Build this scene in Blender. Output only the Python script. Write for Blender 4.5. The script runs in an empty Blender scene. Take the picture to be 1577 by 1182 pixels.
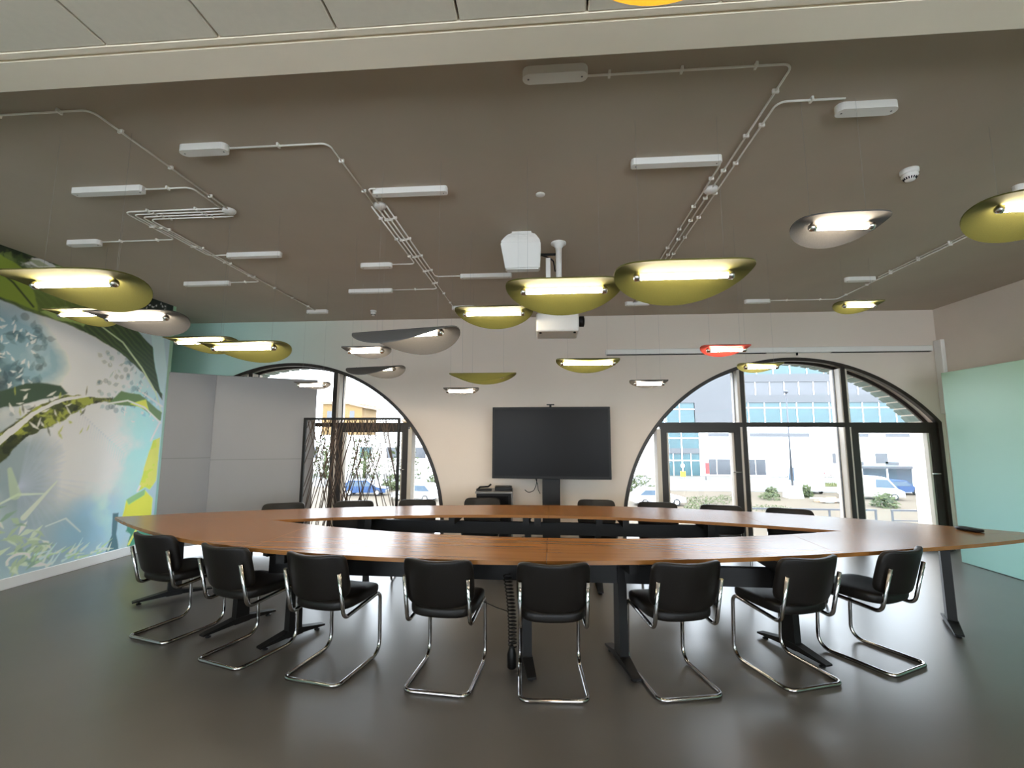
import bpy, bmesh, math, random
import numpy as np
from mathutils import Vector, Matrix
random.seed(7)
PI = math.pi
SC = bpy.context.scene
COL = SC.collection

# ------------------------------------------------------------------ camera
def make_camera():
    yaw, pitch, roll = math.radians(4.472), math.radians(6.842), math.radians(0.135)
    d = Vector((-math.sin(yaw) * math.cos(pitch), math.cos(yaw) * math.cos(pitch), math.sin(pitch)))
    r = Vector((math.cos(yaw), math.sin(yaw), 0))
    u = r.cross(d)
    r2 = r * math.cos(roll) + u * math.sin(roll)
    u2 = u * math.cos(roll) - r * math.sin(roll)
    m = Matrix(((r2.x, u2.x, -d.x), (r2.y, u2.y, -d.y), (r2.z, u2.z, -d.z))).to_4x4()
    m.translation = (0, 0, 1.5)
    cd = bpy.data.cameras.new('camera')
    cd.sensor_width = 36; cd.sensor_fit = 'HORIZONTAL'
    cd.lens = 36 * 697 / 1577
    cd.clip_start = .05; cd.clip_end = 600
    c = bpy.data.objects.new('camera', cd); COL.objects.link(c)
    c.matrix_world = m
    SC.camera = c
make_camera()

# ------------------------------------------------------------------ world, sun, exposure
SKY = 5.0
SUN = 1.2
TUBE = 32.0
w = bpy.data.worlds.new('sky'); SC.world = w; w.use_nodes = True
bg = w.node_tree.nodes['Background']
bg.inputs[0].default_value = (.83, .91, 1.0, 1); bg.inputs[1].default_value = SKY
sl = bpy.data.lights.new('sun', 'SUN'); sl.energy = SUN; sl.angle = .01; sl.color = (1, .95, .86)
so = bpy.data.objects.new('sun', sl); COL.objects.link(so)
so.rotation_euler = (math.radians(38), 0, math.radians(-20))
SC.view_settings.view_transform = 'Standard'
SC.view_settings.look = 'None'
SC.view_settings.gamma = 1
SC.view_settings.use_curve_mapping = False
SC.view_settings.exposure = 1.4

# ------------------------------------------------------------------ materials
MATS = {}
def srgb(r, g, b):
    f = lambda c: (c / 255 / 12.92) if c <= 10 else ((c / 255 + .055) / 1.055) ** 2.4
    return (f(r), f(g), f(b), 1)
def mat(name, col, rough=.5, metal=0, var=0, scale=8, bump=0, spec=.5, emit=0, coat=0, stretch=None, detail=4):
    m = bpy.data.materials.new(name); m.use_nodes = True
    nt = m.node_tree; b = nt.nodes['Principled BSDF']
    b.inputs['Base Color'].default_value = col
    b.inputs['Roughness'].default_value = rough
    b.inputs['Metallic'].default_value = metal
    b.inputs['Specular IOR Level'].default_value = spec
    if coat:
        b.inputs['Coat Weight'].default_value = coat; b.inputs['Coat Roughness'].default_value = .12
    if emit:
        b.inputs['Emission Color'].default_value = col; b.inputs['Emission Strength'].default_value = emit
    if var or bump:
        tc = nt.nodes.new('ShaderNodeTexCoord'); mp = nt.nodes.new('ShaderNodeMapping')
        nz = nt.nodes.new('ShaderNodeTexNoise'); nz.inputs['Scale'].default_value = scale; nz.inputs['Detail'].default_value = detail
        nt.links.new(tc.outputs['Object'], mp.inputs[0]); nt.links.new(mp.outputs[0], nz.inputs[0])
        if stretch: mp.inputs['Scale'].default_value = stretch
        if var:
            r = nt.nodes.new('ShaderNodeValToRGB')
            r.color_ramp.elements[0].position = .3; r.color_ramp.elements[1].position = .7
            r.color_ramp.elements[0].color = tuple(c * (1 - var) for c in col[:3]) + (1,)
            r.color_ramp.elements[1].color = tuple(min(1, c * (1 + var)) for c in col[:3]) + (1,)
            nt.links.new(nz.outputs['Fac'], r.inputs[0]); nt.links.new(r.outputs[0], b.inputs['Base Color'])
        if bump:
            bp = nt.nodes.new('ShaderNodeBump'); bp.inputs['Strength'].default_value = bump; bp.inputs['Distance'].default_value = .01
            nt.links.new(nz.outputs['Fac'], bp.inputs['Height']); nt.links.new(bp.outputs[0], b.inputs['Normal'])
    MATS[name] = m
    return m
mat('white_paint', srgb(226, 211, 197), .7, var=.015, scale=3)
mat('ceiling_grey', srgb(182, 167, 149), .75, var=.03, scale=2, bump=.05)
mat('bulkhead', srgb(250, 236, 214), .6, var=.01)
mat('panel_white', srgb(226, 216, 198), .55, var=.02, scale=30)
mat('floor_resin', srgb(86, 82, 78), .33, var=.10, scale=1.3, spec=1.0, detail=6)
mat('mint', srgb(176, 222, 204), .45, var=.02, scale=1)
mat('white_plastic', srgb(235, 230, 224), .4)
mat('conduit', srgb(246, 240, 232), .4)
mat('baseboard', srgb(226, 230, 232), .5)
mat('frame_dark', srgb(42, 35, 30), .45, metal=.1)
mat('frame_alu', srgb(216, 204, 188), .5)
mat('black_steel', srgb(15, 14, 14), .5, spec=.3)
mat('leather', srgb(19, 16, 14), .45, bump=.12, scale=220, var=.05, spec=.3)
mat('chrome', srgb(176, 174, 173), .10, metal=1)
mat('chrome_dull', srgb(200, 195, 190), .25, metal=1)
mat('felt_olive', srgb(86, 84, 27), .9, var=.06, scale=160, bump=.1)
mat('felt_olive_daylit', srgb(124, 122, 68), .9, var=.06, scale=160, bump=.1)  # olive felt with the window light painted into its colour
mat('felt_grey', srgb(86, 84, 83), .9, var=.08, scale=160, bump=.1)
mat('felt_red', srgb(170, 58, 46), .9, var=.06, scale=160, bump=.1)
mat('felt_yellow', srgb(200, 146, 20), .9, var=.06, scale=160, bump=.1)
mat('wire', srgb(150, 148, 145), .5)
mat('screen', srgb(10, 8, 8), .32, spec=.12)
mat('black_plastic', srgb(15, 14, 14), .45, spec=.25)
mat('grey_plastic', srgb(120, 118, 118), .45)
mat('board_grey', srgb(136, 133, 133), .5, var=.02, scale=2)
mat('string', srgb(84, 70, 60), .7)
mat('pot', srgb(24, 26, 28), .5)
mat('leaf_dark', srgb(60, 84, 66), .5, var=.2)
# exterior
mat('sand', srgb(70, 60, 46), .95, var=.10, scale=.35, bump=.3, detail=8)
mat('asphalt', srgb(90, 90, 90), .9, var=.05, scale=.5)
mat('render_white', srgb(240, 240, 238), .8, var=.01)
mat('clad_grey', srgb(72, 74, 78), .6, var=.02, scale=.4)
mat('glass_teal', srgb(18, 62, 70), .4, var=.25, scale=.35, spec=.8)
mat('glass_grey', srgb(50, 53, 60), .35, var=.15, scale=.5, spec=.8)
mat('alu_white', srgb(226, 228, 230), .5)
mat('bush', srgb(50, 58, 24), .8, var=.25, scale=3)
mat('grass', srgb(76, 80, 40), .9, var=.2, scale=2)
mat('car_white', srgb(190, 192, 196), .3)
mat('car_blue', srgb(24, 54, 92), .3)
mat('car_glass', srgb(70, 84, 98), .15)
mat('rubber', srgb(34, 34, 36), .8)
mat('galv', srgb(66, 68, 74), .5, metal=.3)
mat('yellow_wall', srgb(104, 82, 48), .85, var=.03)
mat('roof_brown', srgb(120, 100, 84), .8)
mat('yellow_sign', srgb(240, 210, 40), .6)
mat('red_sign', srgb(180, 50, 50), .6)
mat('concrete', srgb(196, 196, 192), .9, var=.06)
mat('wood_pile', srgb(190, 150, 110), .9, var=.2)
mat('soffit_board', srgb(96, 108, 100), .7, var=.05)

def tube_mat():
    m = bpy.data.materials.new('lit_tube'); m.use_nodes = True
    nt = m.node_tree; nt.nodes.clear()
    e = nt.nodes.new('ShaderNodeEmission'); o = nt.nodes.new('ShaderNodeOutputMaterial')
    e.inputs[0].default_value = (1.0, .86, .66, 1); e.inputs[1].default_value = TUBE
    nt.links.new(e.outputs[0], o.inputs[0]); MATS['lit_tube'] = m
tube_mat()
def glass_mat():
    m = bpy.data.materials.new('window_glass'); m.use_nodes = True
    nt = m.node_tree; nt.nodes.clear()
    t = nt.nodes.new('ShaderNodeBsdfTransparent'); t.inputs[0].default_value = (.95, .96, .96, 1)
    g = nt.nodes.new('ShaderNodeBsdfGlossy'); g.inputs['Roughness'].default_value = .02
    f = nt.nodes.new('ShaderNodeFresnel'); f.inputs[0].default_value = 1.4
    x = nt.nodes.new('ShaderNodeMixShader'); o = nt.nodes.new('ShaderNodeOutputMaterial')
    nt.links.new(f.outputs[0], x.inputs[0]); nt.links.new(t.outputs[0], x.inputs[1]); nt.links.new(g.outputs[0], x.inputs[2])
    nt.links.new(x.outputs[0], o.inputs[0]); MATS['window_glass'] = m
glass_mat()
def wood_mat():
    m = mat('oak', srgb(176, 124, 78), .26, spec=.55)
    nt = m.node_tree; b = nt.nodes['Principled BSDF']
    tc = nt.nodes.new('ShaderNodeTexCoord'); mp = nt.nodes.new('ShaderNodeMapping')
    mp.inputs['Scale'].default_value = (.5, 9, 9)
    n1 = nt.nodes.new('ShaderNodeTexNoise'); n1.inputs['Scale'].default_value = 2.2; n1.inputs['Detail'].default_value = 4; n1.inputs['Distortion'].default_value = .2
    r = nt.nodes.new('ShaderNodeValToRGB'); e = r.color_ramp.elements
    e[0].position = .25; e[0].color = srgb(122, 80, 38); e[1].position = .75; e[1].color = srgb(148, 100, 50)
    nt.links.new(tc.outputs['Object'], mp.inputs[0]); nt.links.new(mp.outputs[0], n1.inputs[0])
    nt.links.new(n1.outputs['Fac'], r.inputs[0]); nt.links.new(r.outputs[0], b.inputs['Base Color'])
wood_mat()
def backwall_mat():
    # colour ramp along x: mint at the mural end fading into white
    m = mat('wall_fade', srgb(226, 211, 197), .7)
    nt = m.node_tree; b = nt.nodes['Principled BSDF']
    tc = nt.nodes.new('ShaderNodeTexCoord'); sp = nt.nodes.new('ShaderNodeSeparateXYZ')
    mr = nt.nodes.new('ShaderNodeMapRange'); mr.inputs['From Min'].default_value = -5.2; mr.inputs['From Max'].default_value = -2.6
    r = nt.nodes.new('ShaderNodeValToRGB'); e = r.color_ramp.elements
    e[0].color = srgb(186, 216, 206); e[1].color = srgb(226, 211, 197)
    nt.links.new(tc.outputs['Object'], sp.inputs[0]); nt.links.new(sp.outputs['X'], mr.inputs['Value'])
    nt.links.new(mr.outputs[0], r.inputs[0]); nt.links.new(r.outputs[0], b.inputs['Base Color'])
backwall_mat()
def mint_fade():
    m = MATS['mint']; nt = m.node_tree; b = nt.nodes['Principled BSDF']
    tc = nt.nodes.new('ShaderNodeTexCoord'); sp = nt.nodes.new('ShaderNodeSeparateXYZ')
    mr = nt.nodes.new('ShaderNodeMapRange'); mr.inputs['From Min'].default_value = .6; mr.inputs['From Max'].default_value = 2.35
    r = nt.nodes.new('ShaderNodeValToRGB'); e = r.color_ramp.elements
    e[0].color = srgb(150, 200, 192); e[1].color = srgb(164, 198, 166)
    nt.links.new(tc.outputs['Object'], sp.inputs[0]); nt.links.new(sp.outputs['Z'], mr.inputs['Value'])
    nt.links.new(mr.outputs[0], r.inputs[0]); nt.links.new(r.outputs[0], b.inputs['Base Color'])
mint_fade()
def mural_mat():
    m = mat('mural_print', (1, 1, 1, 1), .45)
    nt = m.node_tree; b = nt.nodes['Principled BSDF']
    a = nt.nodes.new('ShaderNodeVertexColor'); a.layer_name = 'print'
    nt.links.new(a.outputs[0], b.inputs['Base Color'])
mural_mat()

# ------------------------------------------------------------------ mesh helpers
class MB:
    def __init__(s): s.v = []; s.f = []; s.sm = []
    def add(s, v, f, smooth=False):
        o = len(s.v); s.v += [tuple(p) for p in v]; s.f += [tuple(i + o for i in q) for q in f]; s.sm += [smooth] * len(f); return s
    def box(s, x0, x1, y0, y1, z0, z1):
        return s.add([(x0, y0, z0), (x1, y0, z0), (x1, y1, z0), (x0, y1, z0), (x0, y0, z1), (x1, y0, z1), (x1, y1, z1), (x0, y1, z1)],
                     [(0, 3, 2, 1), (4, 5, 6, 7), (0, 1, 5, 4), (1, 2, 6, 5), (2, 3, 7, 6), (3, 0, 4, 7)])
    def bbox(s, x0, x1, y0, y1, z0, z1, r=.01, seg=2):
        bm = bmesh.new(); bmesh.ops.create_cube(bm, size=1)
        for v in bm.verts:
            v.co = ((x0 + x1) / 2 + v.co.x * (x1 - x0), (y0 + y1) / 2 + v.co.y * (y1 - y0), (z0 + z1) / 2 + v.co.z * (z1 - z0))
        bmesh.ops.bevel(bm, geom=bm.edges[:], offset=r, segments=seg, profile=.5, affect='EDGES')
        bm.verts.index_update()
        s.add([v.co[:] for v in bm.verts], [[v.index for v in f.verts] for f in bm.faces]); bm.free(); return s
    def bar(s, a, b, w, h, up=(0, 0, 1)):
        a = Vector(a); b = Vector(b); d = (b - a).normalized(); up = Vector(up)
        if abs(d.dot(up)) > .95: up = Vector((0, 1, 0))
        x = d.cross(up).normalized() * w / 2; z = x.cross(d).normalized() * h / 2
        p = [a - x - z, a + x - z, a + x + z, a - x + z, b - x - z, b + x - z, b + x + z, b - x + z]
        return s.add(p, [(0, 3, 2, 1), (4, 5, 6, 7), (0, 1, 5, 4), (1, 2, 6, 5), (2, 3, 7, 6), (3, 0, 4, 7)][::1])
    def tube(s, pts, r, n=8, cap=True, closed=False):
        pts = [Vector(p) for p in pts]; m = len(pts); rings = []; prev = None
        for i, p in enumerate(pts):
            if closed: t = pts[(i + 1) % m] - pts[i - 1]
            else: t = pts[min(i + 1, m - 1)] - pts[max(i - 1, 0)]
            t.normalize()
            if prev is None:
                u = t.orthogonal().normalized()
            else:
                u = (prev - t * prev.dot(t)).normalized()
            prev = u; q = t.cross(u)
            rr = r[i] if isinstance(r, (list, tuple)) else r
            rings.append([p + (u * math.cos(2 * PI * k / n) + q * math.sin(2 * PI * k / n)) * rr for k in range(n)])
        V = [v for g in rings for v in g]; F = []
        for i in range(m if closed else m - 1):
            j = (i + 1) % m
            for k in range(n):
                F.append((i * n + k, i * n + (k + 1) % n, j * n + (k + 1) % n, j * n + k))
        s.add(V, F, True)
        if cap and not closed:
            o = len(s.v) - len(V)
            s.f += [tuple(o + k for k in range(n))[::-1], tuple(o + (m - 1) * n + k for k in range(n))]; s.sm += [False, False]
        return s
    def lathe(s, prof, c=(0, 0, 0), n=24, axis='z'):
        V = []; F = []
        for r, z in prof:
            for k in range(n):
                a = 2 * PI * k / n
                p = (r * math.cos(a), r * math.sin(a), z)
                if axis == 'x': p = (p[2], p[0], p[1])
                if axis == 'y': p = (p[0], p[2], p[1])
                V.append((c[0] + p[0], c[1] + p[1], c[2] + p[2]))
        for i in range(len(prof) - 1):
            for k in range(n):
                F.append((i * n + k, i * n + (k + 1) % n, (i + 1) * n + (k + 1) % n, (i + 1) * n + k))
        F.append(tuple(range(n))[::-1]); F.append(tuple((len(prof) - 1) * n + k for k in range(n)))
        return s.add(V, F, True)
    def prism(s, poly, axis, a, b):
        # poly: 2D points, extruded along axis from a to b
        n = len(poly)
        def P(p, t):
            return {'x': (t, p[0], p[1]), 'y': (p[0], t, p[1]), 'z': (p[0], p[1], t)}[axis]
        V = [P(p, a) for p in poly] + [P(p, b) for p in poly]
        return s.add(V, [tuple(range(n)), tuple(range(2 * n - 1, n - 1, -1))] + [(i, i + n, (i + 1) % n + n, (i + 1) % n) for i in range(n)])
    def pillow(s, hx, hy, hz, p=5, n=9, fn=None, c=(0, 0, 0)):
        V = []; F = []; idx = {}
        def vid(d):
            k = tuple(round(q, 6) for q in d)
            if k not in idx:
                L = (abs(d[0]) ** p + abs(d[1]) ** p + abs(d[2]) ** p) ** (1 / p)
                q = (d[0] / L * hx, d[1] / L * hy, d[2] / L * hz)
                if fn: q = fn(*q)
                idx[k] = len(V); V.append((q[0] + c[0], q[1] + c[1], q[2] + c[2]))
            return idx[k]
        for ax in range(3):
            for sg in (-1, 1):
                for i in range(n):
                    for j in range(n):
                        cs = []
                        for (a, b) in ((i, j), (i + 1, j), (i + 1, j + 1), (i, j + 1)):
                            d = [0, 0, 0]; d[ax] = sg; d[(ax + 1) % 3] = math.sin((2 * a / n - 1) * PI / 2); d[(ax + 2) % 3] = math.sin((2 * b / n - 1) * PI / 2)
                            cs.append(vid(d))
                        F.append(tuple(cs) if sg > 0 else tuple(cs[::-1]))
        return s.add(V, F, True)
    def mesh(s, name):
        me = bpy.data.meshes.new(name); me.from_pydata(s.v, [], s.f)
        me.polygons.foreach_set('use_smooth', s.sm); me.update(); return me

KIDS = {}
def obj(name, mb, material, parent=None, loc=None, rot=None):
    me = mb.mesh(name) if isinstance(mb, MB) else mb
    if not me.materials: me.materials.append(MATS[material])
    o = bpy.data.objects.new(name, me); COL.objects.link(o)
    if parent: o.parent = parent; KIDS.setdefault(parent.name, []).append(o)
    if loc: o.location = loc
    if rot: o.rotation_euler = rot
    return o
def tag(o, label, cat, group=None):
    o['label'] = label; o['category'] = cat
    if group: o['group'] = group
    return o
def thing(name, label, cat, loc=(0, 0, 0), rotz=0, group=None):
    o = bpy.data.objects.new(name, None); COL.objects.link(o); o.empty_display_size = .1
    o.location = loc; o.rotation_euler = (0, 0, rotz)
    return tag(o, label, cat, group)
def struct(name, mb, material, label=None):
    o = obj(name, mb, material); o['kind'] = 'structure'
    if label: o['label'] = label
    return o
def copy_thing(root, loc=None, rotz=None):
    r = root.copy(); COL.objects.link(r)
    if loc is not None: r.location = loc
    if rotz is not None: r.rotation_euler = (0, 0, rotz)
    for ch in KIDS.get(root.name, []):
        c = ch.copy(); COL.objects.link(c); c.parent = r
        for g in KIDS.get(ch.name, []):
            d = g.copy(); COL.objects.link(d); d.parent = c
    return r
def fillet(pts, rad, n=6):
    pts = [Vector(p) for p in pts]; out = [pts[0]]
    for i in range(1, len(pts) - 1):
        p = pts[i]; r = rad[i - 1] if isinstance(rad, (list, tuple)) else rad
        a = (pts[i - 1] - p); b = (pts[i + 1] - p); la, lb = a.length, b.length; a.normalize(); b.normalize()
        ang = a.angle(b)
        if r <= 0 or ang > 3.1: out.append(p); continue
        t = min(r / math.tan(ang / 2), la * .49, lb * .49); rr = t * math.tan(ang / 2)
        c = p + (a + b).normalized() * (rr / math.sin(ang / 2))
        s0 = p + a * t - c; s1 = p + b * t - c
        om = s0.angle(s1)
        for k in range(n + 1):
            u = k / n; out.append(c + (s0 * math.sin((1 - u) * om) + s1 * math.sin(u * om)) / math.sin(om))
    out.append(pts[-1]); return out

# ================================================================== THE SETTING
YB, XR, XL, ZC, ZT = 6.94, 5.66, -5.38, 3.39, 3.24
YF = -4.0
struct('floor', MB().box(-7.35, 5.9, YF - .2, 7.5, -.12, 0), 'floor_resin', 'smooth grey resin floor')
struct('ceiling', MB().box(-7.35, 5.9, 1.9, 7.5, ZC, ZC + .15), 'ceiling_grey', 'dark grey painted ceiling')
# lowered bulkhead at the edge of the tiled zone, with its shadow groove
b = MB().box(-5.6, 5.9, 1.735, 1.9, ZT, ZC + .15).box(-5.6, 5.9, 1.69, 1.718, ZT, ZC + .1).box(-5.6, 5.9, 1.718, 1.735, ZT + .012, ZC + .1)
struct('trim_1', b, 'bulkhead', 'pale bulkhead between tiled and grey ceiling')
back = struct('ceiling_tiled', MB().box(-5.6, 5.9, YF - .2, 1.69, ZT + .06, ZT + .2), 'black_steel', 'ceiling of long pale panels')
pm = None
for k in range(21):
    x0 = -5.69 + .533 * k
    if pm is None:
        pm = MB().bbox(.005, .528, YF, 1.688, 0, .05, .004, 1).mesh('ceiling_panel'); pm.materials.append(MATS['panel_white'])
    obj('ceiling_panel', pm, 'panel_white', back, (x0, 0, ZT + .004))

# arch windows ----------------------------------------------------------------
AR, AZ = 2.53, .17
AC = {1: -4.10, 2: 3.62}
XSTOP = {1: 9, 2: 5.60}
def arch_z(k, x, r=AR):
    d = r * r - (x - AC[k]) ** 2
    return AZ + math.sqrt(d) if d > 0 else 0
WY1 = 7.52
def back_wall():
    mb = MB(); xs = {-7.35, 5.9}
    spans = []
    for k in (1, 2):
        a0 = AC[k] - AR; a1 = min(AC[k] + AR, XSTOP[k]); spans.append((a0, a1, k))
        N = 90
        t0 = PI; t1 = math.acos((a1 - AC[k]) / AR)
        for i in range(N + 1): xs.add(AC[k] + AR * math.cos(t0 + (t1 - t0) * i / N))
        xs.add(a0); xs.add(a1)
    xs = sorted(xs)
    for x0, x1 in zip(xs, xs[1:]):
        if x1 - x0 < 1e-6: continue
        m = (x0 + x1) / 2; kk = None
        for a0, a1, k in spans:
            if a0 < m < a1: kk = k
        if kk: zb = [max(arch_z(kk, x0), AZ), max(arch_z(kk, x1), AZ)]
        else: zb = [0, 0]
        mb.add([(x0, YB, zb[0]), (x1, YB, zb[1]), (x1, YB, ZC + .1), (x0, YB, ZC + .1)], [(0, 1, 2, 3)])
        mb.add([(x0, WY1, zb[0]), (x1, WY1, zb[1]), (x1, WY1, ZC + .6), (x0, WY1, ZC + .6)], [(3, 2, 1, 0)])
        if kk: mb.add([(x0, YB, zb[0]), (x1, YB, zb[1]), (x1, WY1, zb[1]), (x0, WY1, zb[0])], [(3, 2, 1, 0)])
    for a0, a1, k in spans:
        for x, sg in ((a0, 1), (a1, -1)):
            zt = max(AZ, arch_z(k, x)); q = [(x, YB, 0), (x, WY1, 0), (x, WY1, zt), (x, YB, zt)]
            mb.add(q, [(0, 1, 2, 3) if sg > 0 else (3, 2, 1, 0)])
    return mb
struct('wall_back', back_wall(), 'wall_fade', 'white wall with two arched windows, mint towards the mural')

def arc_ring(k, r0, r1, y0, y1, n=72):
    """closed arch profile following the opening, down to the floor"""
    def prof(r):
        a1 = min(AC[k] + r, XSTOP[k] - (AR - r))
        t1 = math.acos(max(-1, min(1, (a1 - AC[k]) / r)))
        pts = [(AC[k] - r, 0.0)] + [(AC[k] + r * math.cos(PI + (t1 - PI) * i / n), AZ + r * math.sin(PI + (t1 - PI) * i / n)) for i in range(n + 1)]
        return pts + [(a1, 0.0)]
    A, B = prof(r1), prof(r0); mb = MB(); m = len(A)
    V = [(p[0], y0, p[1]) for p in A] + [(p[0], y0, p[1]) for p in B] + [(p[0], y1, p[1]) for p in A] + [(p[0], y1, p[1]) for p in B]
    F = []
    for i in range(m - 1):
        F += [(i, i + 1, m + i + 1, m + i), (2 * m + i, 3 * m + i, 3 * m + i + 1, 2 * m + i + 1),
              (m + i, m + i + 1, 3 * m + i + 1, 3 * m + i), (i, 2 * m + i, 2 * m + i + 1, i + 1)]
    return mb.add(V, F)
def pane(k, x0, x1, z0, z1, y, r=AR - .07, th=.012, n=24):
    mb = MB(); pts = []
    for i in range(n + 1):
        x = x0 + (x1 - x0) * i / n; zt = min(z1, arch_z(k, x, r))
        if zt > z0 + .004: pts.append((x, zt))
    if len(pts) < 2: return None
    poly = [(pts[-1][0], z0), (pts[0][0], z0)] + pts
    poly = [(pts[0][0], z0)] + pts + [(pts[-1][0], z0)]
    return mb.prism(poly, 'y', y, y + th)
TZ0, TZ1 = 1.675, 1.74
def arch_window(k):
    c = AC[k]
    w = struct('window_%d' % k, arc_ring(k, AR - .05, AR - .001, YB - .02, YB + .05), 'frame_dark',
               'dark framed arched window %s' % ('behind the grey boards and lattice screen' if k == 1 else 'with doors looking onto the sandy site'))
    obj('outer_frame', arc_ring(k, AR - .06, AR - .012, 7.13, 7.17), 'frame_dark', w)
    xr = min(c + AR, XSTOP[k])
    for sx in (-.73, .73):
        x = c + sx; top = arch_z(k, x + .05 * (1 if sx > 0 else -1)) - .04
        obj('mullion', MB().box(x - .055, x + .055, 6.97, 7.20, 0, top), 'frame_alu', w)
        obj('mullion_cap', MB().box(x - .035 if sx > 0 else x - .015, x + .015 if sx > 0 else x + .035, 6.945, 6.97, 0, top), 'frame_dark', w)
        obj('mullion_seal', MB().box(x - .062, x + .062, 7.09, 7.115, 0, top), 'frame_dark', w)
    xl = c - 2.25; xe = min(c + 2.25, XSTOP[k] - .02)
    obj('transom', MB().box(xl, xe, 6.955, 7.02, TZ0, TZ1), 'frame_dark', w)
    # door leaves left and right of the fixed middle pane
    doors = [(c - 1.93, c - .78), (c + .78, min(c + 1.93, XSTOP[k] - .03))]
    for (a, b) in doors:
        y0, y1 = 6.96, 7.06; f = .085
        d = obj('door_leaf', MB().box(a, a + f, y0, y1, .02, TZ0).box(b - f, b, y0, y1, .02, TZ0).box(a + f, b - f, y0, y1, TZ0 - .085, TZ0).box(a + f, b - f, y0, y1, .02, .16), 'frame_dark', w)
        obj('glazing_bead', MB().box(a + f, a + f + .03, y0 + .03, 7.10, .16, TZ0 - .085).box(b - f - .03, b - f, y0 + .03, 7.10, .16, TZ0 - .085), 'frame_alu', d)
        obj('handle', MB().tube(fillet([(b - .04, y0 - .0, 1.02), (b - .04, y0 - .05, 1.02), (b - .15, y0 - .05, 1.02)], .015), .009), 'chrome_dull', d)
        obj('door_pane', MB().box(a + f + .03, b - f - .03, 7.05, 7.062, .16, TZ0 - .085), 'window_glass', d)
    # posts beside the outer edge of the doors
    for x in (c - 1.96, c + 1.96):
        if x + .08 < XSTOP[k]:
            obj('side_post', MB().box(x - .03, x + .03, 6.97, 7.18, 0, arch_z(k, x + (.06 if x > c else -.06)) - .05), 'frame_alu', w)
    for (a, b, z0, z1) in [(c - .67, c + .67, .05, TZ0), (c - 2.4, c - .79, TZ1, 4), (c - .67, c + .67, TZ1, 4), (c + .79, min(c + 2.4, XSTOP[k] - .06), TZ1, 4),
                           (c - 2.46, c - 2.0, .05, TZ0)] + ([(c + 2.0, c + 2.46, .05, TZ0)] if k == 1 else []):
        p = pane(k, a, b, z0, z1, 7.14)
        if p: obj('window_pane', p, 'window_glass', w)
    # soffit boards outside the glass
    t1 = math.acos((min(c + AR - .03, XSTOP[k] - .03) - c) / (AR - .03))
    nb = 44; sb = MB()
    for i in range(nb):
        a0 = PI + (t1 - PI) * (i + .06) / nb; a1 = PI + (t1 - PI) * (i + .80) / nb
        P = lambda a, r, y: (c + r * math.cos(a), y, AZ + r * math.sin(a))
        V = [P(a0, AR - .004, 7.19), P(a1, AR - .004, 7.19), P(a1, AR - .02, 7.19), P(a0, AR - .02, 7.19),
             P(a0, AR - .004, 7.53), P(a1, AR - .004, 7.53), P(a1, AR - .02, 7.53), P(a0, AR - .02, 7.53)]
        sb.add(V, [(0, 3, 2, 1), (4, 5, 6, 7), (0, 1, 5, 4), (1, 2, 6, 5), (2, 3, 7, 6), (3, 0, 4, 7)])
    o = obj('soffit_boards', sb, 'soffit_board', w); o['kind'] = 'stuff'
    return w
arch_window(1); arch_window(2)
# the sill strip outside and the room behind the camera
struct('wall_right', MB().box(XR, XR + .25, YF, YB, 0, ZC + .1), 'white_paint', 'plain white wall above the mint partition')
struct('trim_2', MB().bbox(XR - .055, XR, 6.80, 6.93, 1.86, 2.92, .008), 'white_plastic', 'slim white vertical casing beside the arched window')
fw = MB()
for (x0, x1, z0, z1) in [(-5.6, -4.8, 0, 3.5), (-4.8, -.8, 2.7, 3.5), (-.8, .8, 0, 3.5), (.8, 4.8, 2.7, 3.5), (4.8, 5.9, 0, 3.5), (-4.8, -.8, 0, .5), (.8, 4.8, 0, .5)]:
    fw.box(x0, x1, YF - .2, YF, z0, z1)
struct('wall_front', fw, 'white_paint', 'white wall with two openings added for light on the opposite side')  # both window openings are added behind the camera to light the room
for n, (x0, x1) in enumerate(((-4.8, -.8), (.8, 4.8))):
    f = MB()
    for i in range(4):
        x = x0 + (x1 - x0 - .06) * i / 3; f.box(x, x + .06, YF - .14, YF - .06, .5, 2.7)
    f.box(x0, x1, YF - .14, YF - .06, .5, .56).box(x0, x1, YF - .14, YF - .06, 2.64, 2.7)
    wf = struct('window_%d' % (n + 3), f, 'frame_dark', 'dark framed unseen window added to light the room, in the opposite wall')
    for i in range(3):
        a = x0 + (x1 - x0 - .06) * i / 3
        obj('window_pane', MB().box(a + .06, a + (x1 - x0 - .06) / 3, YF - .11, YF - .10, 0.56, 2.64), 'window_glass', wf)
# mural wall and the recess behind it
YM = 6.02
struct('wall_left', MB().box(XL - .16, XL, YF, YM, 0, ZC + .1), 'mint', 'wall that carries the jungle mural')
struct('wall_left_return', MB().box(-7.35, -7.2, 5.6, YB, 0, ZC + .1).box(-7.2, XL - .16, 5.6, 5.75, 0, ZC + .1), 'mint', 'mint wall of the recess behind the mural')
struct('baseboard_left', MB().bbox(XL, XL + .016, YF, YM - .01, 0, .11, .004, 1), 'baseboard', 'white baseboard under the mural')

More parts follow.
